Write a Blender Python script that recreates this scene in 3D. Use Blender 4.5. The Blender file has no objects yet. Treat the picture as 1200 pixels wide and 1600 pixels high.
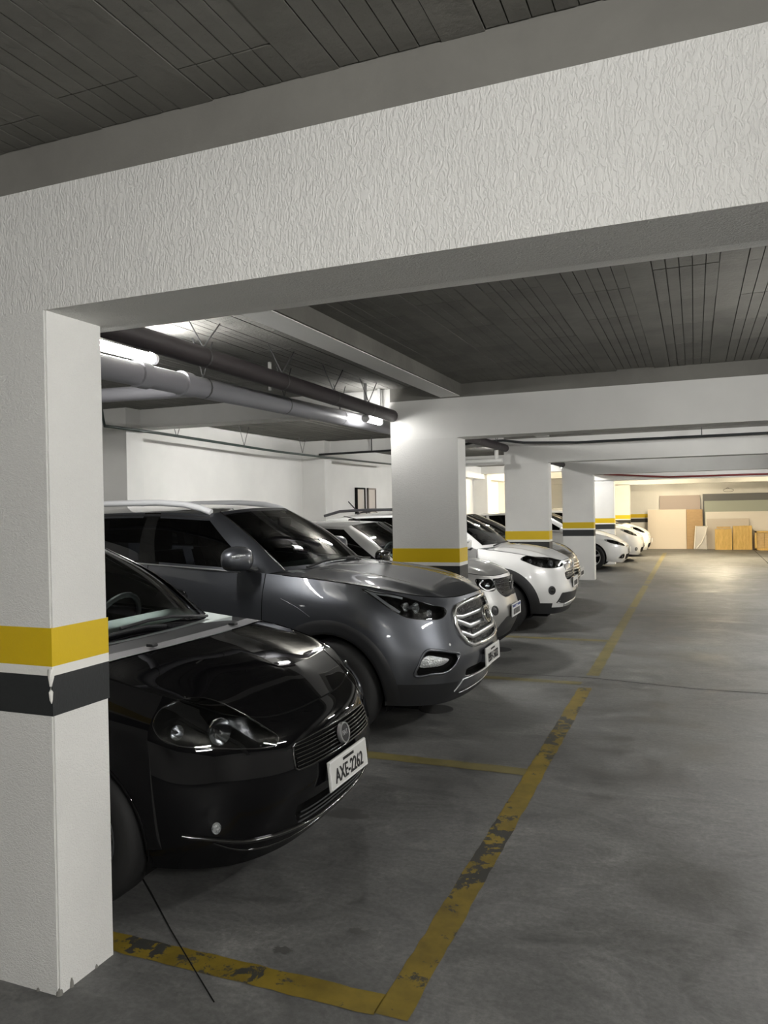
import bpy, bmesh, math, random
import numpy as np
from mathutils import Vector, Matrix
from mathutils.bvhtree import BVHTree

random.seed(7)
SC = bpy.context.scene
COL = SC.collection

# ------------------------------------------------------------------ camera
CAM_H = 1.58
FPX = 1205.0
def camera_rotation():
    Y = np.array([1085.5 - 600, 785.0 - 800, FPX]); Y /= np.linalg.norm(Y)
    p2 = np.array([85.5 - 600, 785.0 + 19.5 - 800, FPX])
    up = np.cross(Y, p2); up /= np.linalg.norm(up)
    if up[1] > 0: up = -up
    X = np.cross(Y, up)
    return np.stack([X, Y, up])
_R = camera_rotation()
cam_data = bpy.data.cameras.new('camera')
cam = bpy.data.objects.new('camera', cam_data)
COL.objects.link(cam)
cam_data.sensor_fit = 'VERTICAL'
cam_data.sensor_height = 36.0
cam_data.lens = 36.0 * FPX / 1600.0
cam_data.clip_start = 0.05
_m = np.stack([_R[:, 0], -_R[:, 1], -_R[:, 2]], axis=1)
M4 = Matrix.Identity(4)
for i in range(3):
    for j in range(3): M4[i][j] = float(_m[i, j])
M4.translation = (0, 0, CAM_H)
cam.matrix_world = M4
SC.camera = cam

# ------------------------------------------------------------------ world and exposure
world = bpy.data.worlds.new('world'); SC.world = world
world.use_nodes = True
_bg = world.node_tree.nodes['Background']
_bg.inputs[0].default_value = (0.9, 0.93, 1.0, 1)
_bg.inputs[1].default_value = 0.02
SC.view_settings.view_transform = 'Standard'
SC.view_settings.look = 'None'
SC.view_settings.gamma = 1.0
SC.view_settings.exposure = 1.37
SC.view_settings.use_curve_mapping = False
SC.cycles.use_denoising = True
SC.cycles.max_bounces = 8
SC.cycles.diffuse_bounces = 5
SC.cycles.glossy_bounces = 4
SC.cycles.transparent_max_bounces = 12
SC.cycles.caustics_reflective = False
SC.cycles.caustics_refractive = False
SC.cycles.sample_clamp_indirect = 6.0

# lamps of the garage: (x, y, z, length, watts, tint) ; tubes lie along y
COOL = (1.0, 0.985, 0.955)
WARM = (1.0, 0.84, 0.58)
LAMPS = [
    (-3.04, 3.52, 2.515, 0.60, 36, COOL, True),
    (-2.67, 6.40, 2.375, 0.30, 4, COOL, True),
    (-3.10, 8.40, 2.545, 0.60, 66, COOL, True),
    (-3.10, 14.3, 2.545, 0.60, 45, COOL, True),
    (-3.10, 19.9, 2.545, 0.60, 55, COOL, True),
    (-2.90, 23.6, 2.40, 1.1, 165, WARM, True),
    (0.60, 23.4, 2.45, 1.1, 300, WARM, True),
    (1.15, -0.50, 2.12, 1.1, 140, COOL, False),
    (1.60, 4.4, 2.12, 1.1, 64, COOL, False),
    (1.60, 9.0, 2.35, 1.1, 70, COOL, False),
    (1.80, 13.8, 2.35, 1.1, 75, COOL, False),
    (2.20, 18.8, 2.35, 1.1, 100, COOL, False),
    (-0.60, 27.2, 2.45, 1.1, 30, WARM, True),
]

# ------------------------------------------------------------------ helpers
def tag(o, label=None, cat=None, group=None, kind=None):
    if label: o['label'] = label
    if cat: o['category'] = cat
    if group: o['group'] = group
    if kind: o['kind'] = kind
    return o
def empty(name, loc=(0, 0, 0), rz=0.0):
    o = bpy.data.objects.new(name, None); COL.objects.link(o)
    o.location = loc; o.rotation_euler = (0, 0, rz); o.empty_display_size = 0.1
    return o
def mk(name, verts, faces, mat, parent=None, smooth=False, angle=None):
    me = bpy.data.meshes.new(name)
    me.from_pydata([tuple(map(float, v)) for v in verts], [], [tuple(map(int, f)) for f in faces])
    me.update()
    if mat is not None: me.materials.append(mat)
    if smooth:
        me.polygons.foreach_set('use_smooth', [True] * len(me.polygons))
        if angle: me.set_sharp_from_angle(angle=math.radians(angle))
    o = bpy.data.objects.new(name, me); COL.objects.link(o)
    if parent is not None: o.parent = parent
    return o
class MB:
    """collects boxes, prisms and tubes into one mesh"""
    def __init__(s): s.v = []; s.f = []
    def add(s, v, f):
        n = len(s.v); s.v += [tuple(p) for p in v]; s.f += [tuple(i + n for i in q) for q in f]; return s
    def box(s, x0, x1, y0, y1, z0, z1):
        v = [(x0,y0,z0),(x1,y0,z0),(x1,y1,z0),(x0,y1,z0),(x0,y0,z1),(x1,y0,z1),(x1,y1,z1),(x0,y1,z1)]
        return s.add(v, [(0,3,2,1),(4,5,6,7),(0,1,5,4),(1,2,6,5),(2,3,7,6),(3,0,4,7)])
    def tube(s, pts, r, n=10, cap=True):
        P = [Vector(p) for p in pts]; rings = []
        up = Vector((0, 0, 1))
        for i, p in enumerate(P):
            t = (P[min(i + 1, len(P) - 1)] - P[max(i - 1, 0)]).normalized()
            a = t.cross(up)
            if a.length < 1e-3: a = t.cross(Vector((0, 1, 0)))
            a.normalize(); b = a.cross(t)
            rr = r[i] if isinstance(r, (list, tuple)) else r
            rings.append([p + a * math.cos(2 * math.pi * k / n) * rr + b * math.sin(2 * math.pi * k / n) * rr for k in range(n)])
        v = [q for g in rings for q in g]; f = []
        for i in range(len(P) - 1):
            for k in range(n):
                k2 = (k + 1) % n
                f.append((i * n + k, i * n + k2, (i + 1) * n + k2, (i + 1) * n + k))
        if cap:
            f.append(tuple(range(n - 1, -1, -1))); f.append(tuple((len(P) - 1) * n + k for k in range(n)))
        return s.add(v, f)
    def prism(s, poly, y0, y1, axes='xz'):
        n = len(poly)
        def pt(p, t):
            if axes == 'xz': return (p[0], t, p[1])
            if axes == 'yz': return (t, p[0], p[1])
            return (p[0], p[1], t)
        v = [pt(p, y0) for p in poly] + [pt(p, y1) for p in poly]
        f = [tuple(range(n)), tuple(range(2 * n - 1, n - 1, -1))] + [(i, i + n, (i + 1) % n + n, (i + 1) % n) for i in range(n)]
        return s.add(v, f)
    def lathe(s, prof, n=32, c=(0, 0, 0), axis='y'):
        """prof: (radius, along axis)"""
        v = []; f = []
        for (r, a) in prof:
            for k in range(n):
                t = 2 * math.pi * k / n
                if axis == 'y': v.append((c[0] + r * math.cos(t), c[1] + a, c[2] + r * math.sin(t)))
                elif axis == 'x': v.append((c[0] + a, c[1] + r * math.cos(t), c[2] + r * math.sin(t)))
                else: v.append((c[0] + r * math.cos(t), c[1] + r * math.sin(t), c[2] + a))
        for i in range(len(prof) - 1):
            for k in range(n):
                k2 = (k + 1) % n
                f.append((i * n + k, i * n + k2, (i + 1) * n + k2, (i + 1) * n + k))
        return s.add(v, f)
    def build(s, name, mat, parent=None, smooth=False, angle=None, bevel=0):
        o = mk(name, s.v, s.f, mat, parent, False)
        bm = bmesh.new(); bm.from_mesh(o.data)
        bmesh.ops.recalc_face_normals(bm, faces=bm.faces)
        if bevel: bmesh.ops.bevel(bm, geom=list(bm.edges), offset=bevel, segments=2, profile=0.5, affect='EDGES')
        bm.to_mesh(o.data); bm.free()
        if smooth:
            o.data.polygons.foreach_set('use_smooth', [True] * len(o.data.polygons))
            o.data.set_sharp_from_angle(angle=math.radians(angle or 40))
        return o
def copy_obj(o, parent=None, loc=None):
    c = o.copy(); COL.objects.link(c)
    if parent is not None: c.parent = parent
    if loc is not None: c.location = loc
    return c

# ------------------------------------------------------------------ materials
MATS = {}
def pmat(name, col, rough=0.5, metal=0.0, coat=0.0, spec=0.5, emit=None, estr=0.0, alpha=1.0, coat_rough=0.03, trans=0.0):
    m = bpy.data.materials.new(name); m.use_nodes = True
    b = m.node_tree.nodes['Principled BSDF']
    b.inputs['Base Color'].default_value = (*col, 1)
    b.inputs['Roughness'].default_value = rough
    b.inputs['Metallic'].default_value = metal
    b.inputs['Coat Weight'].default_value = coat
    b.inputs['Coat Roughness'].default_value = coat_rough
    b.inputs['Specular IOR Level'].default_value = spec
    b.inputs['Transmission Weight'].default_value = trans
    b.inputs['Alpha'].default_value = alpha
    if emit:
        b.inputs['Emission Color'].default_value = (*emit, 1)
        b.inputs['Emission Strength'].default_value = estr
    MATS[name] = m
    return m
class NT:
    def __init__(s, m): s.m = m; s.t = m.node_tree; s.b = s.t.nodes['Principled BSDF']
    def n(s, typ, **kw):
        nd = s.t.nodes.new('ShaderNode' + typ)
        for k, v in kw.items():
            if k.startswith('i_'): nd.inputs[k[2:].replace('_', ' ')].default_value = v
            elif k.startswith('p_'): nd.inputs[int(k[2:])].default_value = v
            else: setattr(nd, k, v)
        return nd
    def l(s, a, b): s.t.links.new(a, b)
    def coord(s, kind='Object', scale=(1, 1, 1), rot=(0, 0, 0)):
        tc = s.n('TexCoord'); mp = s.n('Mapping')
        mp.inputs['Scale'].default_value = scale; mp.inputs['Rotation'].default_value = rot
        s.l(tc.outputs[kind], mp.inputs[0]); return mp.outputs[0]
    def noise(s, vec, scale, detail=4, rough=0.55, dist=0.0):
        nd = s.n('TexNoise'); nd.inputs['Scale'].default_value = scale; nd.inputs['Detail'].default_value = detail
        nd.inputs['Roughness'].default_value = rough; nd.inputs['Distortion'].default_value = dist
        if vec is not None: s.l(vec, nd.inputs['Vector'])
        return nd.outputs['Fac']
    def ramp(s, fac, stops):
        r = s.n('ValToRGB'); e = r.color_ramp.elements
        while len(e) < len(stops): e.new(0.5)
        for k, (p, c) in enumerate(stops):
            e[k].position = p; e[k].color = (*c, 1) if len(c) == 3 else c
        s.l(fac, r.inputs[0]); return r.outputs[0]
    def mix(s, fac, a, b, mode='MIX'):
        x = s.n('MixRGB', blend_type=mode)
        for sock, val in ((x.inputs[0], fac), (x.inputs[1], a), (x.inputs[2], b)):
            if isinstance(val, (int, float)): sock.default_value = val
            elif isinstance(val, tuple): sock.default_value = (*val, 1)
            else: s.l(val, sock)
        return x.outputs[0]
    def bump(s, h, strength=0.3, dist=0.01):
        b = s.n('Bump'); b.inputs['Strength'].default_value = strength; b.inputs['Distance'].default_value = dist
        s.l(h, b.inputs['Height']); s.l(b.outputs[0], s.b.inputs['Normal'])
    def color(s, c): s.l(c, s.b.inputs['Base Color'])
    def rough(s, c): s.l(c, s.b.inputs['Roughness'])

def concrete_floor():
    m = pmat('concrete_floor', (0.2, 0.2, 0.2), 0.6); t = NT(m)
    v = t.coord('Object')
    big = t.noise(v, 0.5, 5, 0.62, 0.6)
    mid = t.noise(t.coord('Object', (0.75, 1.0, 1)), 1.7, 9, 0.68, 1.6)
    vein = t.noise(t.coord('Object', (0.5, 1.0, 1)), 3.1, 7, 0.6, 2.6)
    fine = t.noise(v, 42, 5, 0.75)
    c = t.ramp(big, [(0.3, (0.080, 0.080, 0.077)), (0.52, (0.114, 0.114, 0.110)), (0.75, (0.150, 0.150, 0.144))])
    c = t.mix(1.0, c, t.ramp(mid, [(0.30, (0.52, 0.52, 0.52)), (0.45, (0.92, 0.92, 0.92)), (0.55, (1.05, 1.05, 1.05)), (0.68, (1.5, 1.5, 1.47))]), 'MULTIPLY')
    c = t.mix(1.0, c, t.ramp(vein, [(0.40, (1, 1, 1)), (0.49, (1.0, 1.0, 1.0)), (0.515, (1.16, 1.16, 1.15)), (0.54, (1, 1, 1)), (0.66, (0.84, 0.84, 0.84))]), 'MULTIPLY')
    c = t.mix(1.0, c, t.ramp(fine, [(0.32, (0.74, 0.74, 0.74)), (0.62, (1.12, 1.12, 1.12))]), 'MULTIPLY')
    vo = t.n('TexVoronoi', feature='F1'); vo.inputs['Scale'].default_value = 1.3
    t.l(t.coord('Object', (1, 0.8, 1)), vo.inputs['Vector'])
    c = t.mix(0.7, c, t.ramp(vo.outputs['Distance'], [(0.02, (0.45, 0.45, 0.45)), (0.06, (1, 1, 1))]), 'MULTIPLY')
    t.color(c)
    t.rough(t.ramp(mid, [(0.3, (0.36,) * 3), (0.5, (0.55,) * 3), (0.7, (0.75,) * 3)]))
    h = t.mix(0.3, mid, fine)
    t.bump(h, 0.35, 0.008)
    return m
def plaster(name, col, scale=55, strength=0.5, vert=0.45, dist=0.006, dirt=True):
    m = pmat(name, col, 0.75, spec=0.3); t = NT(m)
    v = t.coord('Object', (1, 1, vert))
    a = t.noise(v, scale, 3, 0.5, 1.2)
    b = t.noise(v, scale * 0.35, 3, 0.5, 0.6)
    h = t.ramp(a, [(0.42, (0, 0, 0)), (0.58, (1, 1, 1))])
    hh = t.mix(0.4, h, b)
    t.bump(hh, strength, dist)
    big = t.noise(t.coord('Object'), 1.1, 4, 0.6)
    lo = tuple(x * 0.9 for x in col)
    t.color(t.ramp(big, [(0.3, lo), (0.65, col)]))
    return m
def raw_concrete(name, c0, c1, scale=30, strength=0.4):
    m = pmat(name, c0, 0.85, spec=0.2); t = NT(m)
    v = t.coord('Object')
    t.color(t.ramp(t.noise(v, 2.2, 6, 0.6, 0.5), [(0.3, c0), (0.7, c1)]))
    t.bump(t.noise(v, scale, 5, 0.65), strength, 0.008)
    return m
def worn_paint(name, col, wear=0.5, dark=(0.05, 0.05, 0.045)):
    m = pmat(name, col, 0.55); t = NT(m)
    v = t.coord('Object')
    n1 = t.noise(v, 1.3, 2, 0.5); n2 = t.noise(v, 9, 6, 0.72, 0.3)
    s = t.n('Math', operation='MULTIPLY_ADD'); s.inputs[1].default_value = 0.9
    t.l(n1, s.inputs[0]); t.l(n2, s.inputs[2])
    mask = t.ramp(s.outputs[0], [(wear - 0.015, (1, 1, 1)), (wear + 0.015, (0, 0, 0))])
    dirty = t.ramp(t.noise(v, 5, 5, 0.65), [(0.3, tuple(x * 0.55 for x in col)), (0.62, col)])
    t.color(t.mix(mask, dirty, dark))
    return m
def car_paint(name, col, metal=0.5, rough=0.35, flake=True):
    m = pmat(name, col, rough, metal, coat=1.0, coat_rough=0.02); return m
def tyre_mat():
    m = pmat('tyre_rubber', (0.018, 0.018, 0.018), 0.7, spec=0.3); t = NT(m)
    t.bump(t.noise(t.coord('Object'), 60, 3), 0.25, 0.003); return m
def glass_mat(name, tint, refl=0.07, rough=0.01):
    m = bpy.data.materials.new(name); m.use_nodes = True; nt = m.node_tree; nt.nodes.clear()
    out = nt.nodes.new('ShaderNodeOutputMaterial'); mix = nt.nodes.new('ShaderNodeMixShader')
    tr = nt.nodes.new('ShaderNodeBsdfTransparent'); gl = nt.nodes.new('ShaderNodeBsdfGlossy')
    fr = nt.nodes.new('ShaderNodeFresnel'); fr.inputs[0].default_value = 1.5
    ma = nt.nodes.new('ShaderNodeMath'); ma.operation = 'MAXIMUM'; ma.inputs[1].default_value = refl
    tr.inputs[0].default_value = (*tint, 1); gl.inputs['Roughness'].default_value = rough
    nt.links.new(fr.outputs[0], ma.inputs[0]); nt.links.new(ma.outputs[0], mix.inputs[0])
    nt.links.new(tr.outputs[0], mix.inputs[1]); nt.links.new(gl.outputs[0], mix.inputs[2]); nt.links.new(mix.outputs[0], out.inputs[0])
    MATS[name] = m; return m
def wood_mat(name, c0, c1, scale=(2, 14, 14)):
    m = pmat(name, c0, 0.6); t = NT(m)
    v = t.coord('Object', scale)
    t.color(t.ramp(t.noise(v, 3, 5, 0.6, 1.0), [(0.35, c0), (0.65, c1)])); return m

M_floor = concrete_floor()
M_plaster = plaster('white_textured_plaster', (0.74, 0.735, 0.71), 88, 0.46, 0.40, 0.008)
M_colplaster = plaster('white_column_plaster', (0.74, 0.735, 0.71), 85, 0.42, 1.5, 0.006)
M_wall = plaster('white_smooth_plaster', (0.76, 0.755, 0.73), 40, 0.12, 1.0, 0.004)
M_slab = raw_concrete('grey_slab_concrete', (0.115, 0.112, 0.10), (0.175, 0.17, 0.152), 34, 0.5)
M_slab2 = raw_concrete('rough_slab_coating', (0.16, 0.157, 0.145), (0.23, 0.226, 0.21), 42, 1.0)
M_rawbeam = raw_concrete('unpainted_beam_concrete', (0.17, 0.165, 0.15), (0.22, 0.215, 0.195), 40, 0.25)
M_joint = pmat('dark_joint', (0.012, 0.012, 0.012), 0.95, spec=0.1)
M_yellow = pmat('yellow_wall_paint', (0.62, 0.43, 0.0), 0.5)
M_black = pmat('black_wall_paint', (0.016, 0.018, 0.019), 0.5)
M_bandwhite = pmat('white_band_paint', (0.76, 0.75, 0.71), 0.6)
for _m2 in (M_yellow, M_black, M_bandwhite):
    _t = NT(_m2); _t.bump(_t.noise(_t.coord('Object', (1, 1, 0.5)), 75, 3, 0.5, 1.2), 0.25, 0.004)
M_line_a = worn_paint('worn_yellow_line', (0.20, 0.142, 0.014), 0.88, (0.035,0.035,0.03))
M_line_b = worn_paint('faded_yellow_line', (0.155, 0.13, 0.045), 0.80, (0.085, 0.083, 0.075))
M_line_c = worn_paint('pale_yellow_line', (0.22, 0.18, 0.06), 0.80, (0.11, 0.108, 0.098))
M_pipe_dark = pmat('dark_brown_pipe', (0.035, 0.028, 0.03), 0.55)
M_pipe_grey = pmat('grey_pvc_pipe', (0.25, 0.25, 0.27), 0.45)
M_pipe_white = pmat('white_pvc_pipe', (0.75, 0.75, 0.72), 0.4)
M_pipe_red = pmat('dark_red_pipe', (0.16, 0.02, 0.02), 0.45)
M_cable = pmat('black_cable', (0.012, 0.014, 0.015), 0.5)
M_conduit = pmat('dark_green_conduit', (0.03, 0.045, 0.04), 0.4)
M_wire = pmat('hanger_wire', (0.10, 0.10, 0.10), 0.5, 0.5)
M_rubber = tyre_mat()
M_plastic = pmat('black_plastic', (0.014, 0.0145, 0.016), 0.45)
M_gloss_black = pmat('gloss_black', (0.006, 0.006, 0.006), 0.12, coat=0.5)
M_void = pmat('matt_black', (0.004, 0.004, 0.004), 0.9, spec=0.1)
M_chrome = pmat('chrome', (0.75, 0.75, 0.76), 0.12, 1.0)
M_satin = pmat('satin_silver', (0.55, 0.56, 0.57), 0.32, 0.9)
M_rail = pmat('silver_rail', (0.86, 0.87, 0.89), 0.4, 0.0)
M_plate = pmat('plate_grey', (0.56, 0.56, 0.54), 0.5)
M_plate_white = pmat('plate_white', (0.72, 0.72, 0.72), 0.5)
M_plate_blue = pmat('plate_blue', (0.02, 0.04, 0.18), 0.5)
M_ink = pmat('plate_ink', (0.008, 0.008, 0.009), 0.5)
M_lens = glass_mat('clear_lamp_lens', (0.82, 0.84, 0.85), 0.05)
M_lens_dark = glass_mat('smoked_lamp_lens', (0.72, 0.74, 0.75), 0.05)
M_reflector = pmat('bright_reflector', (0.62, 0.63, 0.64), 0.16, 1.0)
M_glass = glass_mat('windscreen_glass', (0.50, 0.56, 0.54), 0.05)
M_glass_clear = glass_mat('pale_windscreen_glass', (0.80, 0.86, 0.84), 0.05)
M_glass_tint = glass_mat('tinted_window_glass', (0.018, 0.02, 0.026), 0.05)
M_interior = pmat('dark_interior', (0.02, 0.02, 0.021), 0.7)
M_dash = pmat('grey_dashboard', (0.10, 0.11, 0.11), 0.6)
M_seat = pmat('dark_seat_fabric', (0.05, 0.05, 0.052), 0.9)
M_fogglass = pmat('faceted_lamp_glass', (0.55, 0.57, 0.58), 0.15, 0.7)
_t = NT(M_fogglass); _t.bump(_t.noise(_t.coord('Object'), 90, 2), 0.8, 0.01)
M_amber = pmat('amber_lamp', (0.5, 0.22, 0.05), 0.3)
def lamp_mat(name, col, s): return pmat(name, (1, 1, 1), 0.5, emit=col, estr=s)

# ------------------------------------------------------------------ structure
XL, XR, YB, YF = -5.86, 5.6, 28.5, -4.0
COLX0, COLX1 = -2.60, -1.96
COLY = [1.93, 6.65, 11.23, 16.55, 21.0, 26.3]
COLT = 0.26
SLAB1, SLAB2 = 2.79, 2.68
def struct(o, label, cat): return tag(o, label, cat, None, 'structure')

fl = MB().box(XL - .1, XR + .1, YF - .1, YB + .1, -0.12, 0.0).build('floor', M_floor)
struct(fl, 'bare grey concrete garage floor with stains and yellow parking lines', 'floor')
def strip(name, pts, mat, z0=0.0, z1=0.0012):
    m = MB(); n = len(pts); m.prism(pts, z0, z1, 'xy'); return m.build(name, mat, fl)
def ragged(x0, x1, y0, y1, axis, step=0.06, amp=0.004):
    a = []; b = []
    if axis == 'y':
        n = max(2, int((y1 - y0) / step))
        for i in range(n + 1):
            y = y0 + (y1 - y0) * i / n
            a.append((x1 + random.uniform(-amp, amp), y)); b.append((x0 + random.uniform(-amp, amp), y))
    else:
        n = max(2, int((x1 - x0) / step))
        for i in range(n + 1):
            x = x0 + (x1 - x0) * i / n
            a.append((x, y0 + random.uniform(-amp, amp))); b.append((x, y1 + random.uniform(-amp, amp)))
    return a + b[::-1]
def strip_grid(name, x0, x1, y0, y1, axis, mat):
    p = ragged(x0, x1, y0, y1, axis); n = len(p) // 2
    v = [(q[0], q[1], 0.0015) for q in p]
    f = [(i, i + 1, 2 * n - 2 - i, 2 * n - 1 - i) for i in range(n - 1)]
    o = mk(name, v, f, mat, fl); bm = bmesh.new(); bm.from_mesh(o.data); bmesh.ops.recalc_face_normals(bm, faces=bm.faces)
    for ff in bm.faces:
        if ff.normal.z < 0: ff.normal_flip()
    bm.to_mesh(o.data); bm.free(); return o
strip_grid('painted_line', -0.955, -0.845, 2.21, 6.80, 'y', M_line_a)
strip_grid('painted_line', -0.955, -0.845, 7.30, 12.2, 'y', M_line_b)
strip_grid('painted_line', -0.955, -0.845, 12.3, 15.6, 'y', M_line_c)
strip_grid('painted_line', -0.955, -0.845, 15.9, 26.0, 'y', M_line_c)
strip_grid('painted_line', -5.6, -0.955, 2.20, 2.305, 'x', M_line_a)
strip_grid('painted_line', -5.6, -0.955, 4.48, 4.60, 'x', M_line_b)
strip_grid('painted_line', -5.6, -0.955, 6.90, 7.01, 'x', M_line_b)
strip_grid('painted_line', -5.6, -0.955, 9.15, 9.26, 'x', M_line_b)
def crack(pts, w=0.006):
    P = [Vector((x, y, 0)) for x, y in pts]; v = []; f = []
    for i, p in enumerate(P):
        t = (P[min(i + 1, len(P) - 1)] - P[max(i - 1, 0)]).normalized(); nrm = Vector((-t.y, t.x, 0))
        ww = w * random.uniform(0.6, 1.2)
        v += [p + nrm * ww / 2 + Vector((0, 0, .0022)), p - nrm * ww / 2 + Vector((0, 0, .0022))]
        if i: f.append((2 * i - 2, 2 * i - 1, 2 * i + 1, 2 * i))
    return mk('floor_crack', v, f, M_joint, fl)
crack([(-2.6, 2.96), (-2.127, 2.595), (-1.87, 2.39), (-1.648, 2.221), (-1.46, 2.079)], 0.007)
crack([(-4, 7.2), (-1.62, 7.163), (-0.9, 7.20), (-0.05, 7.03), (1.2, 7.0), (3, 7.02)], 0.012)
crack([(1.75, 27.9), (1.72, 24), (1.69, 21), (1.66, 16)], 0.02)
# round floor drains under the car noses
M_drain = pmat('dark_drain_cover', (0.02, 0.02, 0.02), 0.7)
for (x, y, r) in ((-1.905, 5.74, 0.135), (-2.03, 8.35, 0.14)):
    MB().lathe([(0.0, .003), (r * .93, .003), (r, .0015), (r, 0)], 28, (x, y, 0), 'z').build('drain_cover', M_drain, fl)
# old oil and tyre marks
M_stain = pmat('old_oil_stain', (0.075, 0.074, 0.07), 0.5)
def stain(x, y, rx, ry, seed):
    rr = random.Random(seed); n = 26; v = [(x, y, .0012)]; f = []
    for k in range(n):
        a = 2 * math.pi * k / n; q = 1 + rr.uniform(-.28, .28)
        v.append((x + rx * q * math.cos(a), y + ry * q * math.sin(a), .0012)); f.append((0, 1 + k, 1 + (k + 1) % n))
    mk('oil_stain', v, f, M_stain, fl)
stain(-1.40, 2.415, .035, .022, 1); stain(-1.70, 3.62, .10, .07, 2); stain(-1.80, 4.42, .035, .02, 3); stain(-1.62, 4.40, .03, .018, 4)
stain(-1.48, 4.37, .02, .014, 5); stain(-1.2, 2.62, .03, .02, 6)

# walls
struct(MB().box(XL - .2, XL, YF, YB, 0, SLAB2 + .1).build('wall_left', M_wall), 'white plastered garage wall behind the parked cars', 'wall')
struct(MB().box(XL, XR, YB, YB + .2, 0, SLAB2 + .1).build('wall_back', M_wall), 'pale end wall of the garage behind the leaning boards', 'wall')
struct(MB().box(XR, XR + .2, YF, YB, 0, SLAB2 + .1).build('wall_right', M_wall), 'white plastered garage wall across the aisle', 'wall')
struct(MB().box(XL, XR, YF - .2, YF, 0, SLAB1 + .1).build('wall_front', M_wall), 'white plastered garage wall facing the first column', 'wall')
# ceilings with joists and ribbed blocks
def ceiling(name, z, y0, y1, label):
    o = MB().box(XL, XR, y0, y1, z + .012, z + .2).build(name, M_slab); struct(o, label, 'ceiling'); return o
c_near = ceiling('ceiling', SLAB1, YF, 2.2, 'dark concrete slab with joists and ribbed blocks before the first beam')
c_far = ceiling('ceiling', SLAB2, 2.2, YB, 'dark concrete slab with joists and ribbed blocks over the parked cars')
def block_mesh(L, mat):
    W = 0.288; n = 5; s = W / n; g = 0.004; m = MB()
    for k in range(n):
        x0 = k * s + (g / 2 if k else 0); x1 = (k + 1) * s - (g / 2 if k < n - 1 else 0)
        m.box(x0, x1, 0.003, L - 0.003, -.0008 * (k % 2), .034)
    return m
BLOCKS = {}
def ribs(par, z, xs, y0, y1, mat, cell=0.62):
    for x in xs:
        j = MB().box(x, x + 0.115, y0, y1, z - .001, z + .034).build('joist', mat, par)
        y = y0 - random.uniform(0, .4)
        while y < y1:
            a = max(y, y0); b = min(y + cell, y1); L = round(b - a, 2)
            if L > 0.05:
                key = (L, mat.name)
                if key not in BLOCKS: o = BLOCKS[key] = block_mesh(L, mat).build('ceiling_block', mat, par)
                else: o = copy_obj(BLOCKS[key], par)
                o.parent = par
                o.location = (x + 0.12, a, z + random.uniform(-.0006, .0012)); o.rotation_euler = (0, random.uniform(-.003, .003), 0)
            y += cell
ribs(c_near, SLAB1, [-2.64 + 0.41 * k for k in range(13)], -0.6, 1.93, M_slab)
ribs(c_far, SLAB2, [-1.925 + 0.41 * k for k in range(15)], 2.3, 6.65, M_slab)
ribs(c_far, SLAB2, [-5.80 + 0.41 * k for k in range(9)], 2.3, 6.65, M_slab2)
ribs(c_far, SLAB2, [-5.80 + 0.41 * k for k in range(8)], 6.92, 11.23, M_slab)
# columns with painted bands
COLNAMES = ['beside the black hatchback', 'between the dark grey SUV and the silver car', 'between the white crossover and the black car', 'standing alone before the white sedan', 'standing just past the white sedan', 'in the bright light past the last white cars']
for k, y in enumerate(COLY):
    top = 2.25 if k == 0 else 2.205
    m = MB().box(COLX0, COLX1, y, y + COLT, 0, top)
    c = m.build('column', M_colplaster)
    bm = bmesh.new(); bm.from_mesh(c.data); bmesh.ops.bevel(bm, geom=[e for e in bm.edges if abs((e.verts[0].co - e.verts[1].co).z) > 1], offset=0.006, segments=2, affect='EDGES'); bm.to_mesh(c.data); bm.free()
    struct(c, 'white plastered column with yellow and black bands, ' + COLNAMES[k], 'column')
    e = 0.0015
    for nm, z0, z1, mm in (('yellow_band', 1.083, 1.209, M_yellow), ('white_band', 1.052, 1.083, M_bandwhite), ('black_band', 0.92, 1.052, M_black)):
        b = MB().box(COLX0 - e, COLX1 + e, y - e, y + COLT + e, z0, z1).build(nm, mm, c)
        if k == 3:  # the far columns carry the bands too
            pass
    if k == 0:
        # chipped plaster at the foot and a paint drip over the black band
        rr = random.Random(3); v = []; f = []
        for (cx, cy, r, h) in ((-1.966, 1.938, .012, .022), (-1.962, 1.985, .009, .03), (-2.05, 1.932, .008, .01), (-1.962, 2.10, .007, .012)):
            MB().lathe([(r, 0), (r * .8, h * .6), (r * .4, h), (0, h * 1.05)], 9, (cx, cy, 0), 'z').build('plaster_chip', M_rawbeam, c)
        m = MB(); m.tube([(COLX1 - .003, y - .002, 1.075), (COLX1 - .001, y - .004, 1.05), (COLX1 - .002, y - .005, 1.02), (COLX1 - .002, y - .005, 1.0), (COLX1 - .002, y - .005, .975), (COLX1 - .002, y - .003, .962)], [.009, .010, .004, .007, .005, .001], 8)
        m.build('paint_drip', M_bandwhite, c, True)
# half columns against the wall behind the cars
for k, (y, txt) in enumerate(((6.42, 'behind the grey SUV'), (11.04, 'behind the white crossover'), (16.4, 'behind the black car'), (21.4, 'behind the white sedan'), (24.4, 'near the lit end wall'))):
    w = 0.26 if k < 3 else 0.45
    struct(MB().box(XL, -5.45, y, y + w, 0, SLAB2).build('column', M_wall, None, bevel=.004), 'plain white half column in the wall ' + txt, 'column')
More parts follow.
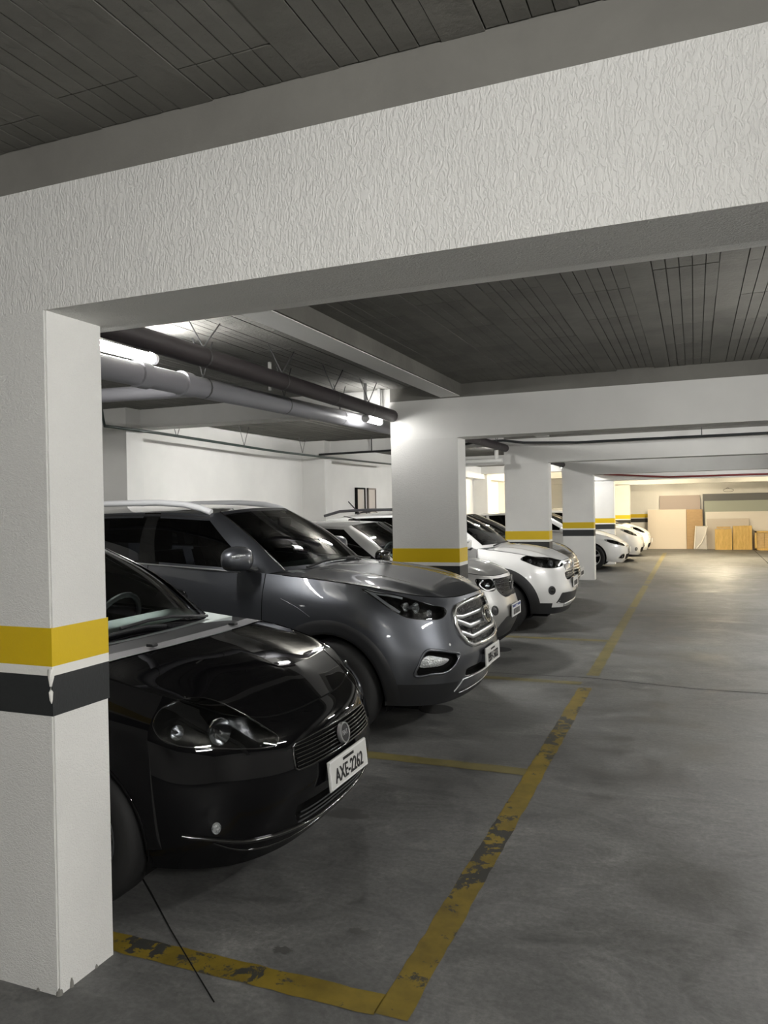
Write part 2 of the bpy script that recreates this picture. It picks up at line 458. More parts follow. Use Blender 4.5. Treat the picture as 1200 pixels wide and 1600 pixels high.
# transverse beams: painted white below, raw concrete above
BEAMTXT = ['over the black hatchback', 'over the grey SUV', 'past the silver car', 'past the black car', 'past the white sedan', 'before the bright end wall']
for k, y in enumerate(COLY):
    zb = 2.25 if k == 0 else (2.205 if k < 4 else 2.19)
    zp = 2.65 if k == 0 else 2.56
    zs = SLAB1 if k == 0 else SLAB2
    m = MB()
    back = y + 0.45 if k == 0 else y + COLT + .02
    m.prism([(y, zb), (y + .28, zb), (back, zb + (.035 if k == 0 else 0.0)), (back, zp), (y, zp)], COLX0, XR, 'yz')
    b = m.build('beam', M_plaster if k == 0 else M_wall)
    struct(b, 'white painted concrete ceiling beam ' + BEAMTXT[k], 'beam')
    MB().box(COLX0, XR, y + .002, back, zp, zs + .04).build('unpainted_beam_top', M_rawbeam, b)
    if k == 0:
        continue
    MB().box(XL, COLX0, y, y + COLT, 2.485, zs + .02).build('beam_side_span', M_wall, b)
# longitudinal beam beside the lamp bays
lb = MB().box(-2.11, -1.93, 2.38, 6.65, 2.57, SLAB2 + .04).build('beam', M_wall)
struct(lb, 'shallow white beam running lengthwise between the first two columns', 'beam')
MB().box(-1.93, -1.915, 2.38, 6.65, 2.575, SLAB2 + .03).build('unpainted_beam_side', M_slab, lb)
lb = MB().box(-2.11, -1.93, 6.93, 11.23, 2.57, SLAB2 + .04).build('beam', M_wall)
struct(lb, 'shallow white beam running lengthwise over the silver car bay', 'beam')
# wall beams behind the cars
wb = MB().box(XL, -5.52, 16.7, YB - .3, 2.36, SLAB2).build('beam', M_wall)
struct(wb, 'white beam along the top of the wall behind the cars', 'beam')
bb = MB().box(XL, XR, YB - .25, YB, 2.34, SLAB2).build('beam', M_wall)
struct(bb, 'white beam along the top of the lit end wall', 'beam')
# yellow and black bands painted on the end wall
MB().box(-2.7, -1.15, YB - .003, YB + .01, 1.083, 1.209).build('yellow_band', M_yellow, bpy.data.objects['wall_back'])
MB().box(-2.7, -1.15, YB - .003, YB + .01, 0.92, 1.052).build('black_band', M_black, bpy.data.objects['wall_back'])

# ------------------------------------------------------------------ lamps
M_socket = pmat('lamp_socket_grey', (0.5, 0.5, 0.5), 0.5)
LAMPTXT = ['left of the grey pipe past the first column', 'against the second beam', 'over the silver car', 'past the black car', 'over the white sedan', 'over the last white cars', 'over the aisle before the end wall', 'before the first beam', 'over the aisle by the grey SUV', 'over the aisle by the crossover', 'over the aisle by the lone column', 'over the aisle by the white sedan', 'hidden behind the last beam at the end wall']
LAMPTXT[0] = 'beside the grey pipe past the first column'
for i, (x, y, z, L, W, tint, onpipe) in enumerate(LAMPS):
    r = 0.030; area = 2 * math.pi * r * L
    e = empty('tube_lamp', (x, y, z))
    tag(e, 'bright fluorescent tube lamp under the ceiling ' + LAMPTXT[i], 'lamp', 'tube lamps of the garage')
    MB().tube([(0, -L / 2, 0), (0, L / 2, 0)], r, 12).build('tube', lamp_mat('lamp_light', tint, W / (math.pi * area)), e, True)
    for s in (-1, 1):
        MB().tube([(0, s * L / 2, 0), (0, s * (L / 2 + .03), 0)], r * 1.15, 12).build('end_cap', M_socket, e, True)
    ztop = (SLAB1 if y < 2 else SLAB2) - z
    for s in (-1, 1): MB().box(-.012, .012, min(s * L / 2, s * (L / 2 + .02)), max(s * L / 2, s * (L / 2 + .02)), -.01, ztop).build('hanger', M_socket, e)

# ------------------------------------------------------------------ pipes, conduits, cables
def pipe(name, pts, r, mat, label, cat='pipe', n=14):
    o = MB().tube(pts, r, n).build(name, mat, None, True, 50); tag(o, label, cat); return o
PA = (-2.58, 2.433); PB = (-2.90, 2.41)
pa = pipe('drain_pipe', [(PA[0], 2.3, PA[1] + .042), (PA[0], 6.65, PA[1]), (PA[0], 21.0, PA[1])], .057, M_pipe_dark, 'dark brown drain pipe hung under the slab along the columns')
pb = pipe('drain_pipe', [(PB[0], 2.4, PB[1] - .06), (PB[0], 7.6, PB[1])], .066, M_pipe_grey, 'thicker grey drain pipe hung beside the dark brown pipe')
for y in (3.55, 3.95):
    MB().lathe([(.066, -.05), (.077, -.045), (.077, .045), (.066, .05)], 16, (PB[0], y, PB[1] - .06 * (7.3 - y) / 4.9), 'y').build('pipe_coupling', M_pipe_grey, pb, True)
MB().tube([(-5.5, 4.6, 2.50), (-3.55, 4.55, 2.45), (-3.2, 4.42, 2.42), (-2.92, 4.2, 2.375)], .052, 14).build('branch_pipe', M_pipe_grey, pb, True)
def hanger(par, x, y, z, r, ztop, spread=.14):
    m = MB()
    m.tube([(x - .02, y - spread, ztop), (x, y, z + r)], .004, 6); m.tube([(x + .02, y + spread, ztop), (x, y, z + r)], .004, 6)
    m.lathe([(r + .003, -.008), (r + .003, .008)], 14, (x, y, z), 'y')
    m.build('wire_hanger', M_wire, par)
for y in (3.7, 4.6, 5.4, 6.1, 8.0, 9.6, 10.7): hanger(pa, PA[0], y, PA[1] + max(0, .042 * (6.65 - y) / 4.35), .057, SLAB2)
for y in (4.15, 5.2, 6.2): hanger(pb, PB[0], y, PB[1] - .06 * (7.3 - y) / 4.9, .066, SLAB2, .08)
MB().box(-2.91, -2.89, 4.98, 5.0, 2.47, SLAB2).build('flat_strap', M_pipe_white, pb)
wp = pipe('water_pipe', [(-2.50, 10.70, 2.225), (-4.1, 10.72, 2.24)], .034, M_pipe_white, 'white water pipe crossing before the third beam under the brown pipe')
MB().tube([(-2.585, 10.70, 2.235), (-2.585, 10.70, 2.372)], .03, 10).build('riser', M_pipe_white, wp, True)
rp = pipe('sprinkler_pipe', [(-2.2, 20.9, 2.365), (-0.6, 20.92, 2.24), (5.4, 20.9, 2.24)], .022, M_pipe_red, 'thin dark red pipe running along the fifth beam')
cd = pipe('wall_conduit', [(-5.40, 6.0, 2.66), (-5.40, 6.05, 2.45), (-5.40, 6.9, 2.447), (-5.40, 8.2, 2.425), (-5.40, 9.5, 2.403), (-5.40, 11.0, 2.406), (-5.40, 14.2, 2.43)], .016, M_conduit, 'thin dark green conduit hung along the wall behind the cars', 'conduit', 8)
for y in (7.2, 8.6, 10.2):
    m = MB(); m.tube([(-5.40, y - .12, SLAB2), (-5.40, y, 2.43)], .004, 5); m.tube([(-5.40, y + .12, SLAB2), (-5.40, y, 2.43)], .004, 5); m.build('wire_hanger', M_wire, cd)
cb = pipe('power_cable', [(-5.5, 10.95, 2.451), (-4.2, 10.95, 2.462), (-3.3, 10.95, 2.475), (-2.95, 10.95, 2.52), (-2.55, 10.95, 2.525), (-2.25, 10.95, 2.48), (-1.5, 10.95, 2.445), (-.66, 10.95, 2.447), (.87, 10.95, 2.446), (3.0, 10.95, 2.45), (5.5, 10.95, 2.45)], .017, M_cable, 'black power cable strung across in front of the third beam', 'cable', 8)
for x in (-4.6, .1, 2.5): MB().box(x - .006, x + .006, 10.94, 10.96, 2.45, SLAB2).build('cable_hook', M_wire, cb)
M_fitting = pmat('dull_metal_fitting', (0.10, 0.10, 0.10), 0.5, 0.4)
vb = empty('valve_fitting', (-4.55, 13.0, 2.50)); tag(vb, 'small dark pipe fitting bracketed to the wall beam past the crossover', 'fitting')
MB().tube([(-.12, 0, 0), (.12, 0, 0)], .03, 10).build('body', M_fitting, vb, True)
MB().box(-.02, .02, -.02, .02, 0, SLAB2 + .013 - 2.50).build('bracket', M_fitting, vb)
# two narrow wall niches with frames behind the crossover
for k, (y0, y1, lab) in enumerate(((13.10, 13.52, 'narrow framed electrical niche with an open dark edge'), (13.66, 14.05, 'narrow closed electrical niche cover'))):
    e = empty('wall_niche', (XL, y0, 1.42)); tag(e, lab + ' on the wall behind the crossover', 'niche', 'framed niches on the wall')
    W = y1 - y0; H = .56
    MB().box(0, .02, .03, W, .02, H - .03).build('cover', pmat('beige_cover', (0.55, 0.50, 0.44), .6), e)
    m = MB(); m.box(0, .04, 0, W, H - .03, H); m.box(0, .04, 0, .03 if k else .05, 0, H); m.box(0, .04, W - .02, W, 0, H); m.box(0, .04, 0, W, 0, .03)
    m.build('frame', M_joint if k == 0 else pmat('brown_frame', (0.25, 0.22, 0.19), .6), e)

# ------------------------------------------------------------------ things at the end wall
M_cream = pmat('cream_board', (0.72, 0.64, 0.54), 0.6); M_mauve = pmat('mauve_board', (0.40, 0.34, 0.31), 0.6)
M_tan = wood_mat('tan_board', (0.38, 0.25, 0.12), (0.46, 0.31, 0.16)); M_sage = pmat('sage_panel', (0.33, 0.36, 0.31), 0.5)
M_slate = pmat('slate_panel', (0.12, 0.125, 0.13), 0.5); M_whiteb = pmat('white_board', (0.72, 0.69, 0.64), 0.6)
M_greyb = pmat('pale_grey_board', (0.52, 0.48, 0.43), 0.6); M_pine = wood_mat('pine_wood', (0.55, 0.36, 0.10), (0.70, 0.48, 0.17), (8, 8, 1.5))
M_crate = wood_mat('crate_wood', (0.46, 0.31, 0.13), (0.58, 0.41, 0.20), (3, 8, 8)); M_wrap = pmat('grey_plastic_wrap', (0.45, 0.43, 0.41), 0.3)
def board(name, x0, x1, z1, ybase, ytop, th, mat, label, cat='board', z0=0.0):
    m = MB()
    v = [(x0, ybase, z0), (x1, ybase, z0), (x1, ybase + th, z0), (x0, ybase + th, z0), (x0, ytop, z1), (x1, ytop, z1), (x1, ytop + th, z1), (x0, ytop + th, z1)]
    m.add(v, [(0,3,2,1),(4,5,6,7),(0,1,5,4),(1,2,6,5),(2,3,7,6),(3,0,4,7)])
    o = m.build(name, mat, None, bevel=.004); tag(o, label, cat); return o
board('leaning_board', -1.13, 0.17, 1.83, 28.33, 28.44, .02, M_mauve, 'mauve board standing behind the cream board')
board('leaning_board', -1.52, -0.28, 1.35, 28.12, 28.26, .03, M_cream, 'large cream board leaning at the end wall')
board('leaning_board', -0.27, 0.24, 1.34, 28.14, 28.27, .025, M_tan, 'tan wooden board beside the cream board')
board('leaning_board', 0.25, 3.2, 1.86, 28.36, 28.44, .03, M_slate, 'tall slate grey panel behind the sage panel', 'panel')
board('leaning_board', 0.30, 3.2, 1.62, 28.30, 28.38, .03, M_sage, 'wide sage green panel leaning on the slate panel', 'panel')
board('leaning_board', 0.33, 3.2, 1.25, 28.22, 28.32, .03, M_whiteb, 'wide white board before the sage panel')
board('leaning_board', 0.36, 1.66, 1.02, 28.12, 28.24, .025, M_greyb, 'pale grey board behind the pine crates')
def planks_box(name, x0, x1, z1, y0, y1, n, mat, label, cat, jit=.03):
    e = empty(name, (x0, y0, 0)); tag(e, label, cat); w = (x1 - x0) / n
    for k in range(n):
        hh = z1 * (1 - random.uniform(0, jit))
        MB().box(k * w + .004, (k + 1) * w - .004, 0, .022, 0.0, hh).build('plank', mat, e)
    MB().box(0.01, x1 - x0 - .01, .03, y1 - y0, 0.0, z1 * .95).build('inner_box', mat, e)
    return e
planks_box('wooden_crate', 0.60, 1.12, .70, 27.75, 28.05, 6, M_pine, 'yellow pine plank crate at the end wall', 'crate')
planks_box('wooden_crate', 1.14, 1.72, .80, 27.8, 28.05, 6, M_pine, 'taller yellow pine crate between two lower crates', 'crate')
lc = planks_box('wooden_crate', 1.80, 2.6, .60, 27.6, 28.0, 3, M_crate, 'low brown crate with a framed front beside the pine crates', 'crate')
m = MB(); m.box(-.02, .82, -.03, 0, .56, .62); m.box(-.02, .82, -.03, 0, 0, .06); m.box(-.02, .04, -.03, 0, 0, .62); m.build('front_frame', M_pine, lc)
tag(MB().box(1.9, 2.7, 27.42, 27.52, 0.0, .07).build('timber_offcut', M_pine), 'pale timber offcut lying before the low brown crate', 'timber')
tag(MB().box(.66, 1.08, 27.78, 28.0, .70, .76).build('timber_offcut', M_crate, None), 'short timber piece lying on the first pine crate', 'timber')
wr_ = empty('wrapped_bundle', (-.05, 27.86, 0)); tag(wr_, 'bundle in grey plastic with white straps leaning by the tan board', 'bundle')
m = MB(); v = [(0, 0, 0), (.42, 0, 0), (.42, .16, 0), (0, .16, 0), (.06, .12, .78), (.40, .12, .78), (.40, .24, .78), (.06, .24, .78)]
m.add(v, [(0,3,2,1),(4,5,6,7),(0,1,5,4),(1,2,6,5),(2,3,7,6),(3,0,4,7)]); m.build('wrapped_body', M_wrap, wr_, bevel=.02)
M_strap = pmat('white_strap', (0.8, 0.78, 0.74), .6)
MB().tube([(.01, -.02, .02), (.04, .03, .4), (.07, .10, .79)], .018, 8).build('strap', M_strap, wr_, True)
MB().tube([(.08, -.02, .03), (.24, .02, .22), (.36, .06, .5), (.43, .10, .78)], .018, 8).build('strap', M_strap, wr_, True)
# small sign drawn on the end wall: a lying oval outline
m = MB(); m.tube([(1.06 + .16 * math.cos(a) , YB - .262, 1.97 + .055 * math.sin(a)) for a in [k * math.pi / 10 for k in range(21)]], .006, 5, False); m.tube([(.98, YB - .262, 2.02), (1.04, YB - .262, 2.06), (1.10, YB - .262, 2.02)], .006, 5)
o = m.build('wall_mark', M_wire); tag(o, 'small oval outline mark on the end wall above the slate panel', 'mark'); o.location.y = .255

# ------------------------------------------------------------------ car building
def cr(P, seg, breaks=(), mirror0=False, mirror1=False):
    """centripetal Catmull-Rom through P (k, m, 3); seg samples per span; returns (N, m, 3), params"""
    P = np.asarray(P, float); k = len(P)
    cuts = sorted(set([0, k - 1] + list(breaks)))
    out = []; prm = []
    for a, b in zip(cuts[:-1], cuts[1:]):
        Q = P[a:b + 1]
        g0 = 2 * Q[0] - Q[1]; g1 = 2 * Q[-1] - Q[-2]
        if a == 0 and mirror0: g0 = Q[1] * np.array([1, -1, 1])
        if b == k - 1 and mirror1: g1 = Q[-2] * np.array([1, -1, 1])
        E = np.concatenate([g0[None], Q, g1[None]])
        for i in range(len(Q) - 1):
            p0, p1, p2, p3 = E[i], E[i + 1], E[i + 2], E[i + 3]
            d = lambda u, v: np.maximum(np.linalg.norm(v - u, axis=-1, keepdims=True), 1e-5) ** 0.5
            t0 = 0 * d(p0, p1); t1 = t0 + d(p0, p1); t2 = t1 + d(p1, p2); t3 = t2 + d(p2, p3)
            n = seg[a + i]
            last = (b == k - 1 and i == len(Q) - 2)
            for j in range(n + (1 if last else 0)):
                s = j / n; t = t1 + (t2 - t1) * s
                A1 = (t1 - t) / (t1 - t0) * p0 + (t - t0) / (t1 - t0) * p1
                A2 = (t2 - t) / (t2 - t1) * p1 + (t - t1) / (t2 - t1) * p2
                A3 = (t3 - t) / (t3 - t2) * p2 + (t - t2) / (t3 - t2) * p3
                B1 = (t2 - t) / (t2 - t0) * A1 + (t - t0) / (t2 - t0) * A2
                B2 = (t3 - t) / (t3 - t1) * A2 + (t - t1) / (t3 - t1) * A3
                out.append((t2 - t) / (t2 - t1) * B1 + (t - t1) / (t2 - t1) * B2); prm.append(a + i + s)
    return np.array(out), np.array(prm)
def surf(net, su, sv, bu=(), bv=()):
    net = np.asarray(net, float)               # (rows, cols, 3)
    g, u = cr(net.transpose(1, 0, 2), su, bu, True, True)      # (NU, rows, 3)
    h, v = cr(g.transpose(1, 0, 2), sv, bv)                    # (NV, NU, 3)
    return h, u, v
def fullgrid(G):
    """half grid (NV, NU, 3), y >= 0 outward, column 0 and last on y = 0 -> the right side (y<0), then mirrored left"""
    R = G * np.array([1, -1, 1]); L = G
    return np.concatenate([L[:, ::-1], R[:, 1:]], axis=1)
def crv(P, n):
    P = np.asarray(P, float)[:, None, :]
    seg = [max(2, int(round(n / (len(P) - 1))))] * (len(P) - 1)
    return cr(P, seg)[0][:, 0, :]
def resample(C, n):
    d = np.concatenate([[0], np.cumsum(np.linalg.norm(np.diff(C, axis=0), axis=1))]); t = np.linspace(0, d[-1], n)
    return np.stack([np.interp(t, d, C[:, k]) for k in range(3)], 1)
def coons(C, D, F, B, bulge=None):
    """C: t curve at s=0, D: t curve at s=1, F: s curve at t=0, B: s curve at t=1  -> (T, S, 3)"""
    T = len(C); S = len(F); t = np.linspace(0, 1, T)[:, None, None]; s = np.linspace(0, 1, S)[None, :, None]
    P = (1 - s) * C[:, None] + s * D[:, None] + (1 - t) * F[None] + t * B[None]
    P -= (1 - s) * (1 - t) * F[0] + s * (1 - t) * F[-1] + (1 - s) * t * B[0] + s * t * B[-1]
    if bulge is not None: P[..., 2] += bulge(s[..., 0], t[..., 0])
    return P

class Car:
    def __init__(self, name, label, loc, rz, paint, cfg, group=None):
        self.cfg = cfg; self.paint = paint
        self.root = empty(name, loc, rz); tag(self.root, label, 'car', group)
        self.q = cfg.get('q', 1.0)
        self.cuts = []
        self.make_surfaces()
    def seg(self, lst): return [max(2, int(round(n * self.q))) for n in lst]
    def make_surfaces(self):
        c = self.cfg
        W, u, v = surf(c['wrap'], self.seg(c.get('su', [16, 14, 12, 12, 18, 20, 24, 16, 14, 14, 10, 12])), self.seg(c.get('sv', [6, 8, 8, 8, 8])), (), c.get('bv', ()))
        self.W, self.Wu, self.Wv = W, u, v
        top = W[-1]
        iu = lambda x: int(np.argmin(abs(u - x)))
        k1, k2 = iu(c['hood_u'][0]), iu(c['hood_u'][1])
        F = resample(top[:k1 + 1], int(26 * self.q)); D = resample(top[k1:k2 + 1], int(40 * self.q))
        Bk = crv([c['hood_back'][0]] + list(c['hood_back'][1:]) + [tuple(top[k2])], 40); B = resample(Bk, len(F))
        C = resample(crv([tuple(top[0])] + list(c['hood_mid']) + [c['hood_back'][0]], 60), len(D))
        self.H = coons(C, D, F, B, c.get('hood_bulge'))           # (T,S,3)
        self.hood_back = B; self.hood_k2 = k2
        G, gu, gv = surf([c['g0'], np.array(c['gm']) if 'gm' in c else self.gmid(c), c['g1']], self.seg(c.get('gsu', [14, 12, 6, 18, 18, 16, 12, 10, 10, 12])), self.seg([9, 9]), c.get('gbu', ()))
        self.G, self.Gu, self.Gv = G, gu, gv
        gt = G[-1]; ju = lambda x: int(np.argmin(abs(gu - x)))
        a, b = ju(2.6), ju(8)
        F = resample(gt[:a + 1], int(20 * self.q)); D = resample(gt[a:b + 1], int(36 * self.q)); Bc = resample(gt[b:][::-1], len(F))
        C = resample(crv([tuple(gt[0])] + list(c['roof_mid']) + [tuple(gt[-1])], 60), len(D))
        # order of Bc must run centre -> side
        self.Rf = coons(C, D, F, Bc[::-1])
        # collision surface
        vs = []; fs = []
        for grid in (fullgrid(W), self.mir(self.H), fullgrid(G), self.mir(self.Rf)):
            n0 = len(vs); a, b = grid.shape[:2]
            vs += [tuple(p) for p in grid.reshape(-1, 3)]
            for i in range(a - 1):
                for j in range(b - 1):
                    q = n0 + i * b + j; fs.append((q, q + 1, q + b + 1, q + b))
        self.bvh = BVHTree.FromPolygons(vs, fs)
    def mir(self, P):   # (T,S,3), s=0 centre
        R = P * np.array([1, -1, 1]); return np.concatenate([P[:, ::-1], R[:, 1:]], axis=1)
    def gmid(self, c):
        a, b = np.array(c['g0'], float), np.array(c['g1'], float); m = (a + b) / 2
        gb = c.get('gbulge', 0.035)
        m[:, 1] += gb * np.minimum(1, m[:, 1] / 0.5); 
        m[:3, 0] += gb * 0.8; m[:3, 2] += gb * .5; m[-2:, 0] -= gb
        return m
    # --- surface queries
    def snap(self, p, off=0.0):
        h = self.bvh.find_nearest(Vector(p))
        n = self.outn(h[0], h[1]); return h[0] + n * off, n
    def outn(self, p, n):
        c = Vector((min(max(p.x, -3.2), -0.9), 0, 0.55)); return n if n.dot(p - c) > 0 else -n
    def cast(self, o, d):
        h = self.bvh.ray_cast(Vector(o), Vector(d))
        if h[0] is None: return None
        return h[0], self.outn(h[0], h[1])
    # --- emit body pieces
    def emit(self, grid, cls, wheel=True, uu=None, vv=None):
        """grid full (a,b,3); cls(i,j, centre) -> (name, mat) or None; pieces are collected per name"""
        a, b = grid.shape[:2]; c = self.cfg
        P = grid.copy().reshape(-1, 3)
        inside = np.zeros(len(P), bool)
        if wheel:
            for (xa, za, R) in c['arches']:
                d = np.hypot(P[:, 0] - xa, P[:, 2] - za); inside |= (d < R) & (abs(P[:, 1]) > 0.55)
        cutm = np.zeros(len(P), bool); snapto = {}
        for (cen, n, e1, e2, poly, sgn) in self.cuts:
            r = P - cen; x = r @ e1; y = r @ e2; dd = r @ n
            ok = (abs(dd) < 0.35) & (P[:, 1] * sgn >= -0.02 if sgn else True)
            idx = np.where(ok)[0]
            if len(idx):
                hit = idx[inpoly(x[idx], y[idx], poly)]; cutm[hit] = True
                for k in hit: snapto[int(k)] = (cen, n, e1, e2, poly, x[k], y[k])
        pieces = {}
        for i in range(a - 1):
            for j in range(b - 1):
                q = (i * b + j, i * b + j + 1, (i + 1) * b + j + 1, (i + 1) * b + j)
                if all(inside[k] for k in q) or all(cutm[k] for k in q): continue
                key = cls(i, j, P[list(q)].mean(0))
                if key is None: continue
                pieces.setdefault(key, []).append(q)
        kept = set(k for qs in pieces.values() for q in qs for k in q)
        for k, (cen, n, e1, e2, poly, x, y) in snapto.items():
            if k not in kept: continue
            A = poly; B = np.roll(poly, -1, axis=0); ab = B - A; t = np.clip((((x, y) - A) * ab).sum(1) / np.maximum((ab * ab).sum(1), 1e-12), 0, 1)
            C = A + ab * t[:, None]; C = C[np.argmin(((C - (x, y)) ** 2).sum(1))]
            q = cen + e1 * C[0] + e2 * C[1]; h = self.cast(q + n * .5, -n)
            if h is not None and abs(np.dot(np.array(h[0]) - cen, n)) < .3: P[k] = h[0]
        if wheel:
            for (xa, za, R) in c['arches']:
                d = np.hypot(P[:, 0] - xa, P[:, 2] - za); m = (d < R) & (abs(P[:, 1]) > 0.55) & (d > 1e-6)
                P[m, 0] = xa + (P[m, 0] - xa) * R / d[m]; P[m, 2] = za + (P[m, 2] - za) * R / d[m]
        out = {}
        for key, qs in pieces.items():
            used = sorted(set(k for q in qs for k in q)); mp = {k: n for n, k in enumerate(used)}
            v = P[used]; f = [tuple(mp[k] for k in q) for q in qs]
            out[key] = self.surface_obj(key[0], v, f, key[1])
        return out
    def surface_obj(self, name, v, f, mat, parent=None):
        me = bpy.data.meshes.new(name); me.from_pydata([tuple(p) for p in v], [], f); 
        bm = bmesh.new(); bm.from_mesh(me)
        bmesh.ops.remove_doubles(bm, verts=bm.verts, dist=2e-4)
        bmesh.ops.recalc_face_normals(bm, faces=bm.faces)
        bm.normal_update()
        if name == 'body':
            seen = set(); isl = []
            for v0 in bm.verts:
                if v0 in seen: continue
                st = [v0]; comp = []; seen.add(v0)
                while st:
                    q = st.pop(); comp.append(q)
                    for e in q.link_edges:
                        w = e.other_vert(q)
                        if w not in seen: seen.add(w); st.append(w)
                isl.append(comp)
            big = max(len(q) for q in isl); bmesh.ops.delete(bm, geom=[q for g in isl if len(g) < big for q in g], context='VERTS')
        s = sum(((fc.calc_center_median() - Vector((-1.9, 0, .6))).dot(fc.normal)) * fc.calc_area() for fc in bm.faces)
        if s < 0: bmesh.ops.reverse_faces(bm, faces=bm.faces)
        for fc in bm.faces: fc.smooth = True
        bm.to_mesh(me); bm.free(); me.materials.append(mat)
        o = bpy.data.objects.new(name, me); COL.objects.link(o); o.parent = parent or self.root
        return o
    # --- outlines on the surface
    def frame(self, pts):
        P = np.array(pts, float); c = P.mean(0); n = np.zeros(3)
        for i in range(len(P)):
            n += np.cross(P[i] - c, P[(i + 1) % len(P)] - c)
        n /= np.linalg.norm(n)
        if np.dot(n, c - np.array([-1.6, 0, .5])) < 0: n = -n
        e1 = np.cross([0, 0, 1], n); e1 /= np.linalg.norm(e1); e2 = np.cross(n, e1)
        return c, n, e1, e2
    def smooth_outline(self, pts, smooth=True, n=72):
        P = np.array(pts, float)
        if smooth:
            Q = np.concatenate([P[-2:], P, P[:3]])[:, None, :]
            g, t = cr(Q, [10] * (len(Q) - 1)); g = g[:, 0]
            a, b = 20, 20 + 10 * len(P); P = g[a:b]
        P = np.concatenate([P, P[:1]])
        return resample(P, n + 1)[:-1]
    def add_cut(self, pts, smooth=True, shrink=0.002, both=True):
        P = self.smooth_outline(pts, smooth)
        for s in ((1, -1) if both else (1,)):
            Q = P * np.array([1, s, 1]); c, n, e1, e2 = self.frame(Q)
            p2 = np.stack([(Q - c) @ e1, (Q - c) @ e2], 1); r = np.linalg.norm(p2, axis=1, keepdims=True)
            p2 = p2 * np.maximum(0.2, (r - shrink) / r)
            sg = (np.sign(c[1]) if both else 0)
            self.cuts.append((c, n, e1, e2, p2, sg))
    def patch(self, name, pts, mat, off=0.002, dome=0.0, depth=0.0, smooth=True, rings=7, parent=None, skirt=0.012, side=1, n=72, scale=1.0, wallmat=None):
        P = self.smooth_outline(pts, smooth, n) * np.array([1, side, 1]); c, nn, e1, e2 = self.frame(P)
        N = len(P); v = []; f = []
        levels = [1.0 - k / rings for k in range(rings)]
        ring_pts = []
        for k, s in enumerate(levels):
            for p in P:
                q = c + (p - c) * s * scale
                h = self.cast(q + nn * 0.5, -nn)
                if h is None or abs(np.dot(np.array(h[0]) - c, nn)) > 0.3:
                    pos = Vector(q); no = Vector(nn)
                else: pos, no = h
                o = off + dome * (1 - s * s)
                if depth: o = off - depth * min(1.0, (1 - s) / 0.10)
                if depth: pos = pos + Vector(nn) * o
                else: pos = pos + no * o
                v.append(pos)
        cpos = self.cast(c + nn * .5, -nn); cp = (cpos[0] if cpos else Vector(c))
        v.append(cp + Vector(nn) * ((off - depth) if depth else off + dome))
        for k in range(rings - 1):
            for i in range(N):
                j = (i + 1) % N; f.append((k * N + i, k * N + j, (k + 1) * N + j, (k + 1) * N + i))
        for i in range(N): f.append(((rings - 1) * N + i, (rings - 1) * N + (i + 1) % N, len(v) - 1))
        if skirt:
            b0 = len(v)
            for i in range(N): v.append(v[i] - Vector(nn) * skirt)
            for i in range(N):
                j = (i + 1) % N; f.append((i, b0 + i, b0 + j, j))
        o = mk(name, v, f, mat, parent or self.root, True, 50)
        bm = bmesh.new(); bm.from_mesh(o.data); bmesh.ops.recalc_face_normals(bm, faces=bm.faces); bm.normal_update()
        s = sum(fc.normal.dot(Vector(nn)) * fc.calc_area() for fc in bm.faces)
        if s < 0: bmesh.ops.reverse_faces(bm, faces=bm.faces)
        bm.to_mesh(o.data); bm.free()
        return o
    def ribbon(self, name, pts, w, t, mat, closed=False, smooth=True, off=0.0, parent=None, side=1, n=60, do_snap=True, round_=True):
        if closed: P = self.smooth_outline(pts, smooth, n)
        else: P = resample(crv(pts, n) if smooth and len(pts) > 2 else np.array(pts, float), n)
        P = P * np.array([1, side, 1]); N = len(P); v = []; f = []
        prof = [(-.5, -.4), (-.5, .4), (-.3, .9), (0, 1.0), (.3, .9), (.5, .4), (.5, -.4)] if round_ else [(-.5, -.5), (-.5, 1), (.5, 1), (.5, -.5)]
        K = len(prof); SN = [self.snap(p) if do_snap else (Vector(p), self.snap(p)[1]) for p in P]
        for i in range(N):
            a = SN[(i - 1) % N if closed else max(i - 1, 0)][0]; b = SN[(i + 1) % N if closed else min(i + 1, N - 1)][0]
            T = (b - a).normalized(); p, no = SN[i]; Bn = T.cross(no).normalized(); no = Bn.cross(T).normalized() * (1 if Bn.cross(T).dot(no) > 0 else -1)
            for (x, y) in prof: v.append(p + Bn * x * w + no * (y * t + off))
        M = N if closed else N - 1
        for i in range(M):
            j = (i + 1) % N
            for k in range(K):
                k2 = (k + 1) % K; f.append((i * K + k, i * K + k2, j * K + k2, j * K + k))
        if not closed: f += [tuple(range(K)), tuple((N - 1) * K + k for k in range(K - 1, -1, -1))]
        o = mk(name, v, f, mat, parent or self.root, False)
        bm = bmesh.new(); bm.from_mesh(o.data); bmesh.ops.recalc_face_normals(bm, faces=bm.faces)
        for fc in bm.faces: fc.smooth = True
        bm.to_mesh(o.data); bm.free(); o.data.set_sharp_from_angle(angle=math.radians(60))
        return o
    def ring(self, name, xa, za, r0, r1, a0, a1, mat, off=0.006, side=-1, n=48, m=5):
        """a flat arch band around the wheel, laid on the flank"""
        v = []; f = []
        for i in range(n + 1):
            a = a0 + (a1 - a0) * i / n
            for k in range(m + 1):
                r = r0 + (r1 - r0) * k / m
                x = xa + r * math.cos(a); z = za + r * math.sin(a)
                h = self.cast((x, side * 1.5, max(z, 0.16)), (0, -side, 0))
                y = h[0].y if h else side * 0.85
                e = off * (1.0 if 0 < k < m else (0.7 if k == 0 else 0.15))
                v.append((x, y + side * e, z))
        for i in range(n):
            for k in range(m):
                q = i * (m + 1) + k; f.append((q, q + 1, q + m + 2, q + m + 1))
        # inner lip
        b0 = len(v)
        for i in range(n + 1):
            p = v[i * (m + 1)]; v.append((p[0], p[1] - side * .05, p[2]))
